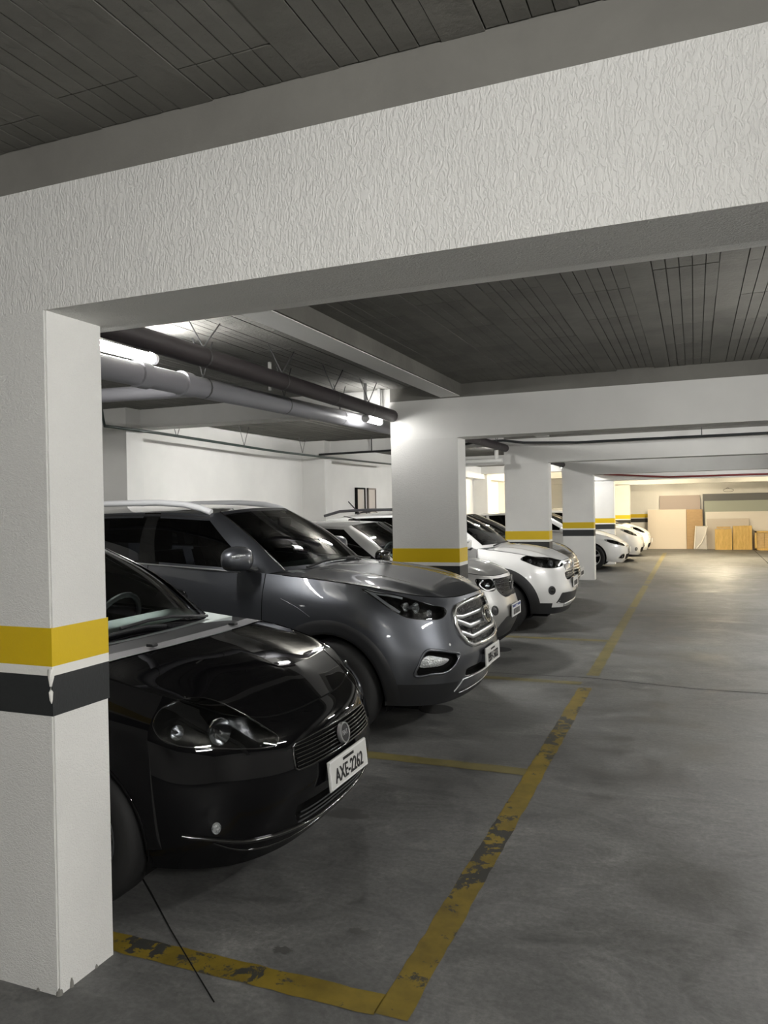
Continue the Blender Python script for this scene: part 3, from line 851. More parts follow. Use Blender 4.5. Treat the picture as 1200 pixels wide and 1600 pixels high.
        for i in range(n): f.append((i * (m + 1), b0 + i, b0 + i + 1, (i + 1) * (m + 1)))
        return self.surface_obj(name, v, f, mat)
    def wheel_well(self, xa, za, R):
        for s in (-1, 1):
            m = MB(); v = []; f = []; n = 24
            for i in range(n + 1):
                a = -0.35 + (math.pi + 0.7) * i / n
                v += [(xa + (R + .012) * math.cos(a), s * .80, za + (R + .012) * math.sin(a)), (xa + (R + .012) * math.cos(a), s * .42, za + (R + .012) * math.sin(a))]
            for i in range(n): f.append((2 * i, 2 * i + 1, 2 * i + 3, 2 * i + 2))
            f.append(tuple(2 * i + 1 for i in range(n + 1)))
            mk('wheel_well', v, f, M_void, self.root)
    def wheel(self, xa, yc, R, W, side, rim, spokes=5, rimr=0.68, name='wheel', rim_mat=None):
        e = self.root
        y0 = -W / 2; tp = [(R * .66, y0 + .012), (R * .72, y0), (R * .90, y0 + .004), (R * .965, y0 + .02), (R, y0 + .045), (R, -y0 - .045), (R * .965, -y0 - .02), (R * .9, -y0 - .004), (R * .72, -y0), (R * .66, -y0 - .012)]
        ty = MB().lathe(tp, 40, (0, 0, 0), 'y').build('tyre', M_rubber, e, True, 40); ty.location = (xa, side * yc, R)
        rm = rim_mat or M_satin; rr = R * rimr; o = side * W / 2
        m = MB(); m.lathe([(rr, o * .92), (rr * 1.0, o * .98), (rr * .94, o * .9), (rr * .90, o * .3), (rr * .90, -o * .6)], 36)
        m.lathe([(0, o * .72), (R * .10, o * .72), (R * .12, o * .55)], 18)
        for k in range(spokes):
            a = 2 * math.pi * k / spokes + .3; w = .11 if spokes < 7 else .05
            for sgn in (0,):
                v = []
                for (r, ww, d) in ((R * .08, w * .30, .70), (rr * .55, w * .36, .82), (rr * .97, w * .55, .92)):
                    for ss in (-1, 1):
                        x = r * math.cos(a) - ss * ww * R * 1.6 * math.sin(a); z = r * math.sin(a) + ss * ww * R * 1.6 * math.cos(a)
                        v += [(x, o * d, z), (x, o * (d - .25), z)]
                m.add(v, [(0, 2, 6, 4), (4, 6, 10, 8), (0, 4, 5, 1), (4, 8, 9, 5), (2, 3, 7, 6), (6, 7, 11, 10)])
        rmo = m.build('rim', rm, ty, True, 35)
        MB().lathe([(0, -o * .2), (rr * .9, -o * .2)], 20).build('brake_disc', M_void, ty)
    def underbody(self, z=0.2):
        c = self.cfg; x0, x1 = c['arches'][1][0] - .55, c['arches'][0][0] + .55
        MB().box(x0, x1, -.62, .62, z, z + .12).build('underbody', M_void, self.root)
    def build_plate(self, center, text, top='', w=0.40, h=0.13, tilt=0.0, mat=None, blue=False):
        """number plate facing forward (+x) at centre, tilt in radians about y"""
        p = MB().box(-.006, .004, -w / 2, w / 2, -h / 2, h / 2).build('number_plate', mat or M_plate, self.root, bevel=.003)
        p.location = center; p.rotation_euler = (0, -tilt, 0)
        fr = MB()
        for (a, b, c_, d) in ((-w / 2 + .004, w / 2 - .004, h / 2 - .009, h / 2 - .004), (-w / 2 + .004, w / 2 - .004, -h / 2 + .004, -h / 2 + .009), (-w / 2 + .004, -w / 2 + .009, -h / 2 + .004, h / 2 - .004), (w / 2 - .009, w / 2 - .004, -h / 2 + .004, h / 2 - .004)):
            fr.box(.004, .0065, a, b, c_, d)
        fr.build('plate_border', M_plate_white, p)
        if blue: MB().box(.004, .0055, -w / 2 + .005, w / 2 - .005, h / 2 - .034, h / 2 - .006).build('blue_band', M_plate_blue, p)
        def txt(body, size, z, col, sx=1.0, y=0.0):
            cu = bpy.data.curves.new('plate_text', 'FONT'); cu.body = body; cu.size = size; cu.align_x = 'CENTER'; cu.align_y = 'CENTER'; cu.extrude = .0008; cu.offset = size * .012
            ob = bpy.data.objects.new('plate_text', cu); COL.objects.link(ob)
            dg = bpy.context.evaluated_depsgraph_get(); me = bpy.data.meshes.new_from_object(ob.evaluated_get(dg)); bpy.data.objects.remove(ob)
            me.materials.clear(); me.materials.append(col)
            t = bpy.data.objects.new('lettering', me); COL.objects.link(t); t.parent = p
            t.matrix_local = Matrix(((0, 0, 1, .0062), (sx, 0, 0, y), (0, 1, 0, z), (0, 0, 0, 1)))
        def smudges(n, z, w_, h_, gap, col):
            """writing too small to read: plain dark strokes"""
            m = MB(); tot = n * w_ + (n - 1) * gap; x = -tot / 2
            for k in range(n): m.box(.004, .0062, x, x + w_, z - h_ / 2, z + h_ / 2); x += w_ + gap
            o = m.build('plate_marks', col, p); o['kind'] = 'stuff'
        if text: txt(text, .088, -.016, M_ink, .80)
        elif text is None: smudges(7, -.016, .026, .06, .017, M_ink)
        if top: smudges(9, h / 2 - .026, .009, .012, .004, M_ink if not blue else M_plate_white)
        return p
def inpoly(x, y, poly):
    r = np.zeros(len(x), bool); n = len(poly); j = n - 1
    for i in range(n):
        xi, yi = poly[i]; xj, yj = poly[j]
        c = ((yi > y) != (yj > y)) & (x < (xj - xi) * (y - yi) / (yj - yi + 1e-12) + xi); r ^= c; j = i
    return r
def warp(cfg, xm, ym, zm):
    def w(p):
        p = np.array(p, float); f = lambda a, m: np.interp(a, [k[0] for k in m], [k[1] for k in m])
        q = p.copy(); q[..., 0] = f(p[..., 0], xm); q[..., 1] = f(p[..., 1], ym); q[..., 2] = f(p[..., 2], zm); return q
    out = dict(cfg)
    for k in ('wrap', 'g0', 'g1', 'hood_mid', 'hood_back', 'roof_mid'): out[k] = w(cfg[k])
    if 'gm' in cfg: out['gm'] = w(cfg['gm'])
    for k in ('hood_mid', 'hood_back', 'roof_mid'): out[k] = [tuple(p) for p in out[k]]
    return out

IX = dict(
  wrap=[
   [(-.11,0,.235),(-.14,.36,.235),(-.22,.60,.24),(-.37,.74,.25),(-.53,.81,.26),(-.89,.82,.26),(-1.40,.80,.25),(-2.4,.80,.25),(-3.1,.80,.25),(-3.53,.81,.27),(-4.1,.76,.30),(-4.3,.55,.32),(-4.32,0,.32)],
   [(-.035,0,.37),(-.065,.36,.375),(-.16,.62,.39),(-.33,.785,.405),(-.51,.865,.415),(-.89,.895,.42),(-1.40,.885,.40),(-2.4,.885,.40),(-3.1,.885,.40),(-3.53,.90,.42),(-4.17,.82,.45),(-4.38,.6,.46),(-4.41,0,.46)],
   [(0,0,.54),(-.03,.36,.54),(-.14,.63,.55),(-.32,.80,.565),(-.50,.882,.58),(-.89,.91,.60),(-1.40,.90,.58),(-2.4,.905,.58),(-3.1,.905,.60),(-3.53,.91,.62),(-4.2,.83,.65),(-4.41,.6,.66),(-4.44,0,.66)],
   [(-.04,0,.73),(-.085,.36,.73),(-.195,.62,.735),(-.37,.79,.75),(-.54,.878,.77),(-.89,.912,.80),(-1.40,.905,.80),(-2.4,.91,.82),(-3.1,.915,.84),(-3.53,.91,.85),(-4.2,.82,.86),(-4.4,.6,.86),(-4.43,0,.86)],
   [(-.058,0,.86),(-.12,.36,.85),(-.245,.61,.865),(-.43,.775,.895),(-.60,.855,.92),(-.91,.885,.95),(-1.40,.89,.98),(-2.4,.895,1.03),(-3.1,.895,1.06),(-3.53,.885,1.08),(-4.15,.80,1.09),(-4.37,.6,1.08),(-4.4,0,1.08)],
   [(-.085,0,.955),(-.17,.36,.945),(-.33,.595,.975),(-.50,.735,1.02),(-.67,.785,1.055),(-.95,.805,1.09),(-1.40,.835,1.135),(-2.4,.865,1.195),(-3.1,.855,1.235),(-3.53,.835,1.26),(-4.05,.75,1.285),(-4.25,.55,1.29),(-4.29,0,1.29)]],
  hood_u=(2.6, 5.75), hood_back=[(-1.12,0,1.165),(-1.15,.35,1.155),(-1.24,.62,1.135)], hood_mid=[(-.22,0,1.03),(-.5,0,1.105),(-.8,0,1.145)],
  hood_bulge=lambda s, t: 0.022 * np.exp(-((s - .62) / .10) ** 2) * np.sin(np.pi * np.clip(t * 1.05, 0, 1)) ** .6 - 0.010 * np.exp(-((s - .86) / .08) ** 2) * np.sin(np.pi * t),
  g0=[(-1.17,0,1.15),(-1.21,.40,1.145),(-1.34,.70,1.14),(-1.44,.80,1.13),(-1.80,.862,1.158),(-2.40,.868,1.195),(-3.1,.855,1.235),(-3.6,.82,1.262),(-4.0,.70,1.285),(-4.2,.45,1.29),(-4.24,0,1.29)],
  g1=[(-1.86,0,1.605),(-1.885,.34,1.598),(-1.98,.545,1.575),(-2.05,.598,1.562),(-2.22,.625,1.570),(-2.50,.640,1.583),(-3.1,.63,1.578),(-3.55,.61,1.55),(-3.85,.54,1.52),(-3.95,.33,1.525),(-3.97,0,1.53)],
  roof_mid=[(-2.1,0,1.628),(-2.6,0,1.645),(-3.3,0,1.63)],
  arches=((-.90,.345,.392),(-3.54,.345,.392)))
PU = dict(
  wrap=[
   [(-.17,0,.15),(-.19,.36,.155),(-.265,.58,.17),(-.39,.70,.185),(-.52,.765,.20),(-.86,.78,.2),(-1.35,.77,.19),(-2.3,.77,.19),(-2.9,.77,.2),(-3.37,.77,.22),(-3.8,.72,.26),(-3.93,.5,.28),(-3.96,0,.28)],
   [(-.10,0,.25),(-.125,.36,.255),(-.215,.60,.265),(-.36,.735,.28),(-.50,.80,.29),(-.86,.825,.30),(-1.35,.815,.28),(-2.3,.815,.28),(-2.9,.82,.28),(-3.37,.82,.3),(-3.85,.76,.35),(-4.0,.5,.36),(-4.02,0,.36)],
   [(-.055,0,.42),(-.085,.36,.42),(-.19,.60,.425),(-.345,.745,.435),(-.49,.815,.44),(-.86,.843,.46),(-1.35,.838,.46),(-2.3,.84,.46),(-2.9,.845,.46),(-3.37,.845,.47),(-3.86,.77,.5),(-4.03,.5,.5),(-4.05,0,.5)],
   [(-.07,0,.56),(-.105,.36,.56),(-.205,.595,.57),(-.36,.737,.585),(-.505,.81,.60),(-.87,.842,.63),(-1.35,.84,.63),(-2.3,.843,.63),(-2.9,.845,.65),(-3.37,.84,.66),(-3.85,.76,.66),(-4.02,.5,.64),(-4.03,0,.64)],
   [(-.105,0,.645),(-.145,.36,.645),(-.24,.585,.67),(-.40,.72,.71),(-.54,.79,.735),(-.89,.822,.78),(-1.35,.828,.80),(-2.3,.835,.83),(-2.9,.835,.86),(-3.37,.825,.88),(-3.85,.75,.88),(-4.02,.5,.87),(-4.04,0,.87)],
   [(-.17,0,.705),(-.215,.36,.71),(-.31,.545,.755),(-.43,.645,.82),(-.58,.695,.865),(-.88,.725,.93),(-1.35,.775,.955),(-2.3,.80,.985),(-2.9,.80,1.02),(-3.37,.785,1.04),(-3.8,.70,1.04),(-3.93,.47,1.03),(-3.96,0,1.03)]],
  hood_u=(2.3, 5.05), hood_back=[(-.775,0,.965),(-.79,.30,.962),(-.845,.55,.952)], hood_mid=[(-.32,0,.80),(-.50,0,.878),(-.65,0,.932)],
  cowl_split=.28,
  g0=[(-1.05,0,.985),(-1.09,.36,.98),(-1.22,.635,.965),(-1.34,.745,.952),(-1.75,.795,.965),(-2.25,.80,.985),(-2.75,.79,1.01),(-3.2,.76,1.03),(-3.6,.66,1.04),(-3.8,.4,1.04),(-3.84,0,1.04)],
  g1=[(-1.86,0,1.435),(-1.88,.33,1.43),(-1.95,.50,1.407),(-2.02,.548,1.40),(-2.22,.572,1.418),(-2.5,.58,1.425),(-2.9,.57,1.42),(-3.3,.54,1.39),(-3.5,.47,1.36),(-3.57,.3,1.355),(-3.6,0,1.36)],
  roof_mid=[(-2.1,0,1.46),(-2.6,0,1.485),(-3.2,0,1.45)],
  arches=((-.86,.30,.338),(-3.37,.30,.338)))

def shell(car, P, lower=None, lower_mat=None, doors=None, glass=M_glass, side_glass=M_glass_tint, pillar=None, roofmat=None):
    """emit body, doors, hood, roof, windows"""
    W = fullgrid(car.W); nu = len(car.Wu); uu = np.concatenate([car.Wu[::-1], car.Wu[1:]])
    def cls(i, j, c):
        u = (uu[j] + uu[j + 1]) / 2; v = (car.Wv[i] + car.Wv[i + 1]) / 2
        if lower and lower(u, v, c): return ('lower_cladding', lower_mat)
        if doors:
            for nm, a, b in doors:
                if a < u < b and v > .95: return (nm if c[1] < 0 else nm + '_far', P)
        return ('body', P)
    parts = car.emit(W, cls)
    for (nm, m), o in parts.items():
        if nm.endswith('_far'): o.name = nm[:-4]
    car.emit(car.mir(car.H), lambda i, j, c: ('hood', P), wheel=False)
    G = fullgrid(car.G); gu = np.concatenate([car.Gu[::-1], car.Gu[1:]])
    win = car.cfg.get('wins', [('windshield', -.1, 1.93, .10, 1.93), ('side_window', 3.12, 4.9, .12, 1.80), ('side_window', 5.12, 6.45, .12, 1.80), ('side_window', 6.62, 7.4, .16, 1.72), ('rear_window', 8.5, 10.1, .15, 1.85)])
    def gcls(i, j, c):
        u = (gu[j] + gu[j + 1]) / 2; v = (car.Gv[i] + car.Gv[i + 1]) / 2
        for k, (nm, a, b, v0, v1) in enumerate(win):
            if a < u < b and v0 < v < v1:
                sd = '' if nm in ('windshield', 'rear_window') else ('#%d%s' % (k, 'r' if c[1] < 0 else 'l'))
                return (nm + sd, glass if nm == 'windshield' else side_glass)
        if pillar and 4.85 < u < 5.2: return ('pillar_trim' + ('#r' if c[1] < 0 else '#l'), pillar)
        return ('cabin_frame', P)
    for (nm, m), o in car.emit(G, gcls, wheel=False).items():
        if '#' in nm: o.name = nm.split('#')[0]
    car.emit(car.mir(car.Rf), lambda i, j, c: ('roof', roofmat or P), wheel=False)
    # cowl between the hood and the windscreen
    Bk = car.hood_back; k = int(np.argmin(abs(car.Gu - 2.9))); Wb = resample(car.G[0][:k + 1], len(Bk))
    return Bk, Wb
def cowl(car, Bk, Wb, mat, mat2=None):
    """panels from the hood's rear edge (Bk) to the windscreen base (Wb), ends following the fender top"""
    sp = car.cfg.get('cowl_split', 0.0); top = car.W[-1]; xe = Wb[-1][0]
    seg = top[(car.Wu >= car.Wu[car.hood_k2] - 1e-6)]; seg = seg[seg[:, 0] > xe - .08]
    def strip_(name, a, b, za, zb, mt):
        rows = []
        for k in range(7):
            s = a + (b - a) * k / 6; r = (Bk * (1 - s) + Wb * s).copy(); r[:, 2] += za + (zb - za) * k / 6
            x = Bk[-1][0] * (1 - s) + xe * s
            r[-1] = [x, np.interp(-x, -seg[:, 0], seg[:, 1]), np.interp(-x, -seg[:, 0], seg[:, 2])]
            rows.append(r)
        g = np.array(rows); F = np.concatenate([g[:, ::-1], (g * np.array([1, -1, 1]))[:, 1:]], axis=1)
        n, m = F.shape[:2]; f = [(i * m + j, i * m + j + 1, (i + 1) * m + j + 1, (i + 1) * m + j) for i in range(n - 1) for j in range(m - 1)]
        return car.surface_obj(name, F.reshape(-1, 3), f, mt)
    if sp:
        strip_('cowl_panel', 0.0, sp, 0.004, 0.006, mat)
        strip_('cowl_gutter', sp, 1.0, -.012, -.012, mat2 or M_plastic)
    else: strip_('cowl_panel', 0.0, 1.0, -.012, -.008, mat)
def interior(car, zdash, xd, seats=True, dash_mat=None, wheel_y=.36):
    c = car.cfg; e = car.root
    g0 = np.array(c['g0'], float); x0 = g0[0][0]; zb = g0[0][2]
    MB().box(-3.6 if c is IX else -3.3, x0 - .1, -.68, .68, .34, .40).build('cabin_floor', M_interior, e)
    # dashboard: rounded profile
    prof = [(x0 - .02, zb - .02), (x0 - .25, zb + .005), (x0 - .42, zb + .02), (x0 - .52, zb - .03), (x0 - .54, zb - .2), (x0 - .40, zb - .45), (x0 - .05, zb - .45)]
    MB().prism(prof, -.66, .66, 'xz').build('dashboard', dash_mat or M_dash, e, True, 50)
    m = MB(); R = .185; cx, cy, cz = x0 - .62, wheel_y, zb - .04
    pts = []
    for k in range(25):
        a = 2 * math.pi * k / 24; pts.append((cx + math.sin(a) * R * .42, cy + R * math.cos(a), cz + math.sin(a) * R * .9))
    m.tube(pts, .016, 8, False); m.tube([(cx, cy - R, cz), (cx + .02, cy, cz - .02), (cx, cy + R, cz)], .018, 6); m.tube([(cx + .02, cy, cz), (cx + .3, cy, cz - .2)], .03, 6)
    m.build('steering_wheel', M_plastic, e, True)
    for s in (-1, 1):
        m = MB(); y = s * .36; xs = x0 - 1.0
        m.prism([(xs + .1, .45), (xs + .12, .58), (xs - .38, .56), (xs - .40, .45)], y - .24, y + .24, 'xz')
        m.prism([(xs - .36, .55), (xs - .26, .56), (xs - .46, zb + .12), (xs - .56, zb + .10)], y - .23, y + .23, 'xz')
        st = m.build('seat', M_seat, e, bevel=.0)
        MB().box(xs - .57, xs - .48, y - .13, y + .13, zb + .12, zb + .30).build('headrest', M_seat, e, bevel=.02)
def wiper(car, pts, mat=M_plastic):
    P = [car.snap(p, .018)[0] for p in pts]
    MB().tube(P, .009, 6).build('wiper', mat, car.root, True)
def base(car, R, W, track, rim_mat=None, spokes=5):
    c = car.cfg
    for (xa, za, Ra) in c['arches']:
        car.wheel_well(xa, za, Ra)
        for s in (-1, 1): car.wheel(xa, track / 2, R, W, s, None, spokes, rim_mat=rim_mat)
    car.underbody()

# ------------------------------------------------------------------ detail helpers for the cars
def sym(half):
    """half outline: centre top -> right side (y<0) -> centre bottom; returns the closed symmetric outline"""
    h = [tuple(p) for p in half]; h[0] = (h[0][0], 0.0, h[0][2]); h[-1] = (h[-1][0], 0.0, h[-1][2])
    return h + [(x, -y, z) for (x, y, z) in h[-2:0:-1]]
def symline(half):
    """line from the right side (y<0) to the centre, mirrored to the far side"""
    h = [tuple(p) for p in half]; h[-1] = (h[-1][0], 0.0, h[-1][2])
    return h + [(x, -y, z) for (x, y, z) in h[-2::-1]]
def densify(poly, n=10):
    out = []
    for i in range(len(poly)):
        a = np.array(poly[i]); b = np.array(poly[(i + 1) % len(poly)])
        for k in range(n): out.append(tuple(a + (b - a) * k / n))
    return out
def hood_gap(car, w=.006, mat=None):
    top = car.W[-1][:car.hood_k2 + 1]
    half = [tuple(p) for p in top[::-1] * np.array([1, -1, 1])]
    full = half + [(x, -y, z) for (x, y, z) in half[-2::-1]]
    car.ribbon('hood_gap', full, w, .0012, mat or M_void, smooth=False, n=160, round_=False)
def headlight(car, outline, side, lens, depth=.05, rim=.012, bowls=(), strip=None, housing=None):
    hl = car.patch('headlight', outline, housing or M_gloss_black, off=-.004, depth=depth, side=side, skirt=0)
    car.patch('lens', outline, lens, off=.003, dome=.004, side=side, parent=hl, skirt=.006)
    if rim: car.ribbon('lamp_rim', outline, rim, .003, M_gloss_black, closed=True, side=side, parent=hl, n=90)
    for (p, r, mt, d) in bowls:
        q = Vector((p[0], p[1] * side, p[2])); c, n = car.snap(q); ax = Vector((0.9, -0.35 * (1 if q.y < 0 else -1), 0.05)).normalized()
        m = MB().lathe([(0, -.035), (r * .35, -.033), (r * .7, -.022), (r * .95, -.004), (r * 1.06, .004), (r * 1.1, 0), (r * 1.0, -.03)], 22, (0, 0, 0), 'z')
        o = m.build('reflector', mt, hl, True, 50); ML = Matrix.Translation(c - n * (.012 + d)) @ ax.to_track_quat('Z', 'Y').to_matrix().to_4x4(); o.matrix_local = ML
        m = MB().lathe([(r * .22, -.03), (r * .25, .0), (r * .1, .012), (0, .014)], 12, (0, 0, 0), 'z')
        b = m.build('bulb', M_chrome, hl, True, 50); b.matrix_local = ML
    if strip is not None:
        [car.ribbon('light_strip', p, w, .002, M_drl, side=side, parent=hl, n=30, off=-.001) for p, w in strip]
    return hl
M_drl = pmat('pale_light_guide', (0.62, 0.64, 0.66), 0.25, 0.3)
def disc_badge(car, c, r, tilt, face, rim, ratio=1.0, th=.008):
    b = MB().lathe([(0, th), (r * .86, th), (r * .9, th * .6)], 32, (0, 0, 0), 'z').build('badge', face, car.root, True, 40)
    rr = MB().lathe([(r * .84, th * .8), (r * .88, th * 1.5), (r * .96, th * 1.5), (r, th * .7), (r, -th)], 32, (0, 0, 0), 'z').build('badge_ring', rim, b, True, 50)
    # local z -> forward, local x -> car left, local y -> up
    R = Matrix(((0, 0, 1, 0), (1, 0, 0, 0), (0, 1, 0, 0), (0, 0, 0, 1)))
    b.matrix_local = Matrix.Translation(c) @ Matrix.Rotation(-tilt, 4, 'Y') @ R @ Matrix.Diagonal((ratio, 1, 1, 1))
    return b
def badge_text(b, body, size, col, z=.0085, sx=1.0):
    cu = bpy.data.curves.new('badge_text', 'FONT'); cu.body = body; cu.size = size; cu.align_x = 'CENTER'; cu.align_y = 'CENTER'; cu.extrude = .0008; cu.offset = size * .01
    ob = bpy.data.objects.new('badge_text', cu); COL.objects.link(ob)
    dg = bpy.context.evaluated_depsgraph_get(); me = bpy.data.meshes.new_from_object(ob.evaluated_get(dg)); bpy.data.objects.remove(ob)
    me.materials.clear(); me.materials.append(col); t = bpy.data.objects.new('badge_lettering', me); COL.objects.link(t); t.parent = b
    t.matrix_local = Matrix.Translation((0, 0, z)) @ Matrix.Diagonal((sx, 1, 1, 1))
def mirror_unit(car, x, y, z, mat, lens=True, L=.13, H=.085, D=.10, fold=(1,)):
    for s in (-1, 1):
        # housing: rounded wedge
        n, m_ = 18, 10; v = []; f = []
        for i in range(m_ + 1):
            ph = -math.pi / 2 + math.pi * i / m_
            for k in range(n):
                a = 2 * math.pi * k / n
                cx, sy = math.cos(a), math.sin(a); e = lambda q: math.copysign(abs(q) ** .72, q)
                yy = e(math.cos(ph) * cx) * L; zz = e(math.cos(ph) * sy) * H * (1.0 - .18 * (yy / L)); xx = e(math.sin(ph)) * D * (.55 if ph < 0 else 1.0) * (1 - .25 * (yy / L))
                v.append((xx, s * yy, zz))
        for i in range(m_):
            for k in range(n):
                k2 = (k + 1) % n; f.append((i * n + k, i * n + k2, (i + 1) * n + k2, (i + 1) * n + k))
        o = mk('door_mirror', v, f, mat, car.root, True); bm = bmesh.new(); bm.from_mesh(o.data); bmesh.ops.remove_doubles(bm, verts=bm.verts, dist=1e-4); bmesh.ops.recalc_face_normals(bm, faces=bm.faces); bm.to_mesh(o.data); bm.free()
        o.location = (x, s * y, z)
        if s in fold: o.location = (x - .16, s * (y - L * .62), z); o.rotation_euler = (0, 0, s * 1.15)
        MB().tube([(.01, -s * L * .75, -H * .6), (.05, -s * (L + .05), -H * 1.0), (.06, -s * (L + .12), -H * 1.05)], .022, 10).build('mirror_arm', M_plastic, o, True)
        if lens:
            MB().prism([(D * .45, .005), (D * .86, .012), (D * .80, .03), (D * .4, .032)], 0, s * .004, 'xz')
            pts = [(D * .55, s * L * .93, .02), (D * .85, s * L * .6, .026), (D * 1.0, s * L * .2, .03)]
            MB().tube(pts, [.010, .014, .008], 8).build('turn_signal', M_fogglass, o, True)
def door_lines(car, us, v0=0.9):
    for u in us:
        k = int(np.argmin(abs(car.Wu - u))); i0 = int(np.argmin(abs(car.Wv - v0)))
        col = car.W[i0:, k]
        for s in (-1, 1): car.ribbon('door_gap', [tuple(p) for p in col * np.array([1, s, 1])], .006, .0012, M_void, smooth=False, n=30, round_=False)
def window_seals(car, mat, w=.014, rows=(0.0,), u0=3.05, u1=7.5, nm='window_seal'):
    for vv in rows:
        i = int(np.argmin(abs(car.Gv - vv))); sel = (car.Gu >= u0) & (car.Gu <= u1); line = car.G[i][sel]
        for s in (-1, 1): car.ribbon(nm, [tuple(p) for p in line * np.array([1, s, 1])], w, .004, mat, smooth=False, n=70)
def arch_lip(car, xa, za, R, mat, w=.012):
    for s in (-1, 1):
        pts = []
        for i in range(41):
            a = -.12 + (math.pi + .24) * i / 40; x = xa + (R + w * .5) * math.cos(a); z = za + (R + w * .5) * math.sin(a)
            h = car.cast((x, s * 1.5, max(.2, z)), (0, -s, 0)); pts.append((x, h[0].y if h else s * .84, z))
        car.ribbon('arch_lip', pts, w, .004, mat, smooth=False, n=60)
def handle(car, x, z):
    for s in (-1, 1):
        c, n = car.snap((x, s * .9, z))
        MB().tube([(c.x - .10, c.y + s * .004, c.z), (c.x - .08, c.y + s * .035, c.z + .004), (c.x + .06, c.y + s * .035, c.z), (c.x + .09, c.y + s * .004, c.z - .002)], .013, 8).build('door_handle', car.paint, car.root, True)
def rails(car, pts, r, mat, feet=()):
    for s in (-1, 1): MB().tube([(x, s * y, z) for (x, y, z) in pts], r, 10).build('roof_rail', mat, car.root, True, 60)

# ------------------------------------------------------------------ the black hatchback
PT_punto = car_paint('black_car_paint', (0.003, 0.003, 0.0035), 0.0, 0.4)
PT_punto.node_tree.nodes['Principled BSDF'].inputs['Specular IOR Level'].default_value = 0.0
PT_punto.node_tree.nodes['Principled BSDF'].inputs['Coat IOR'].default_value = 1.34
punto = Car('hatchback_car', 'black hatchback parked nose out beside the first column', (-1.46, 3.2, 0), 0, PT_punto, PU)
P_hl = ((-0.508, -0.759, 0.76), (-0.506, -0.716, 0.804), (-0.464, -0.666, 0.828), (-0.438, -0.578, 0.821), (-0.382, -0.528, 0.801), (-0.313, -0.497, 0.765), (-0.245, -0.463, 0.718), (-0.186, -0.434, 0.672), (-0.155, -0.415, 0.64), (-0.152, -0.446, 0.62), (-0.171, -0.498, 0.622), (-0.218, -0.58, 0.638), (-0.281, -0.649, 0.653), (-0.351, -0.705, 0.666), (-0.41, -0.743, 0.68), (-0.458, -0.766, 0.702), (-0.49, -0.769, 0.732))
P_grille = sym([(-0.085, 0, 0.606), (-0.088, -0.111, 0.606), (-0.096, -0.209, 0.605), (-0.112, -0.340, 0.600), (-0.116, -0.362, 0.592), (-0.104, -0.374, 0.545), (-0.096, -0.378, 0.505), (-0.092, -0.360, 0.495), (-0.072, -0.261, 0.494), (-0.058, 0, 0.493)])
P_lower = sym([(-0.056, 0, 0.345), (-0.09, -0.365, 0.345), (-0.094, -0.384, 0.335), (-0.114, -0.335, 0.265), (-0.12, -0.30, 0.25), (-0.117, -0.116, 0.228), (-.115, 0, .225)])
punto.add_cut(P_hl); punto.add_cut(P_grille, both=False); punto.add_cut(P_lower, both=False)
Bk, Wb = shell(punto, PT_punto, glass=M_glass_clear, side_glass=M_glass_tint)
M_cowlgrey = pmat('faded_grey_plastic', (0.22, 0.22, 0.23), 0.5)
cowl(punto, Bk, Wb, M_cowlgrey, M_plastic)
M_dash2 = pmat('pale_dashboard', (0.42, 0.46, 0.45), 0.6)
interior(punto, 0, 0, dash_mat=M_dash2)
base(punto, .30, .195, 1.47)
for s in (1, -1):
    headlight(punto, P_hl, s, M_lens_dark, .095, .010, bowls=(((-0.300, -0.610, 0.715), .050, M_reflector, .008), ((-0.43, -0.72, 0.725), .028, M_reflector, .012)))
g = punto.patch('grille', P_grille, M_void, off=-.004, depth=.03, side=1, skirt=0, smooth=False, n=90)
punto.ribbon('grille_frame', P_grille, .010, .004, M_gloss_black, closed=True, smooth=False, parent=g, n=110)
for k in range(6):
    z = .508 + .0165 * k; punto.ribbon('slat', [(-.11, -.362, z), (-.08, -.2, z), (-.07, 0, z), (-.08, .2, z), (-.11, .362, z)], .008, .006, M_gloss_black, parent=g, n=40)
lo = punto.patch('lower_grille', P_lower, M_void, off=-.004, depth=.04, side=1, skirt=0, smooth=False, n=90)
for z in (.265, .29, .315): punto.ribbon('slat', [(-.12, -.33, z), (-.10, 0, z), (-.12, .33, z)], .007, .004, M_plastic, parent=lo, n=30)
punto.ribbon('front_lip', symline([(-.40, -.735, .345), (-0.283, -0.67, 0.31), (-0.235, -0.62, 0.288), (-0.164, -0.505, 0.262), (-0.124, -0.308, 0.24), (-0.12, -0.116, 0.222), (-0.118, 0, 0.218)]), .016, .012, M_gloss_black, n=90)
punto.ribbon('bumper_crease', symline([(-0.30, -0.68, 0.30), (-0.20, -0.57, 0.222), (-0.15, -0.35, 0.19), (-0.14, 0, 0.18)]), .008, .004, M_gloss_black, n=90)
for s in (-1, 1):
    c, n = punto.snap((-.285, s * .68, .355)); ff = MB().lathe([(0, .004), (.013, .003), (.018, .0), (.021, .005), (.025, 0), (.025, -.02)], 20, (0, 0, 0), 'z').build('fog_lamp', M_fogglass, punto.root, True, 50)
    ff.matrix_local = Matrix.Translation(c) @ n.to_track_quat('Z', 'Y').to_matrix().to_4x4() @ Matrix.Diagonal((.75, 1.0, 1, 1))
hood_gap(punto)
b = disc_badge(punto, (-.052, 0, .557), .047, .18, pmat('dark_badge_face', (.02, .02, .022), .3), M_satin)
badge_text(b, 'FIAT', .030, M_satin, sx=.9)
punto.build_plate((-.030, 0, .416), 'AXE-2262', True, tilt=.10)
MB().box(-.085, -.042, -.17, .17, .39, .44).build('plate_bracket', M_plastic, punto.root)
for (xa, za, R) in PU['arches']: arch_lip(punto, xa, za, R, PT_punto)
door_lines(punto, (5.85, 7.0))
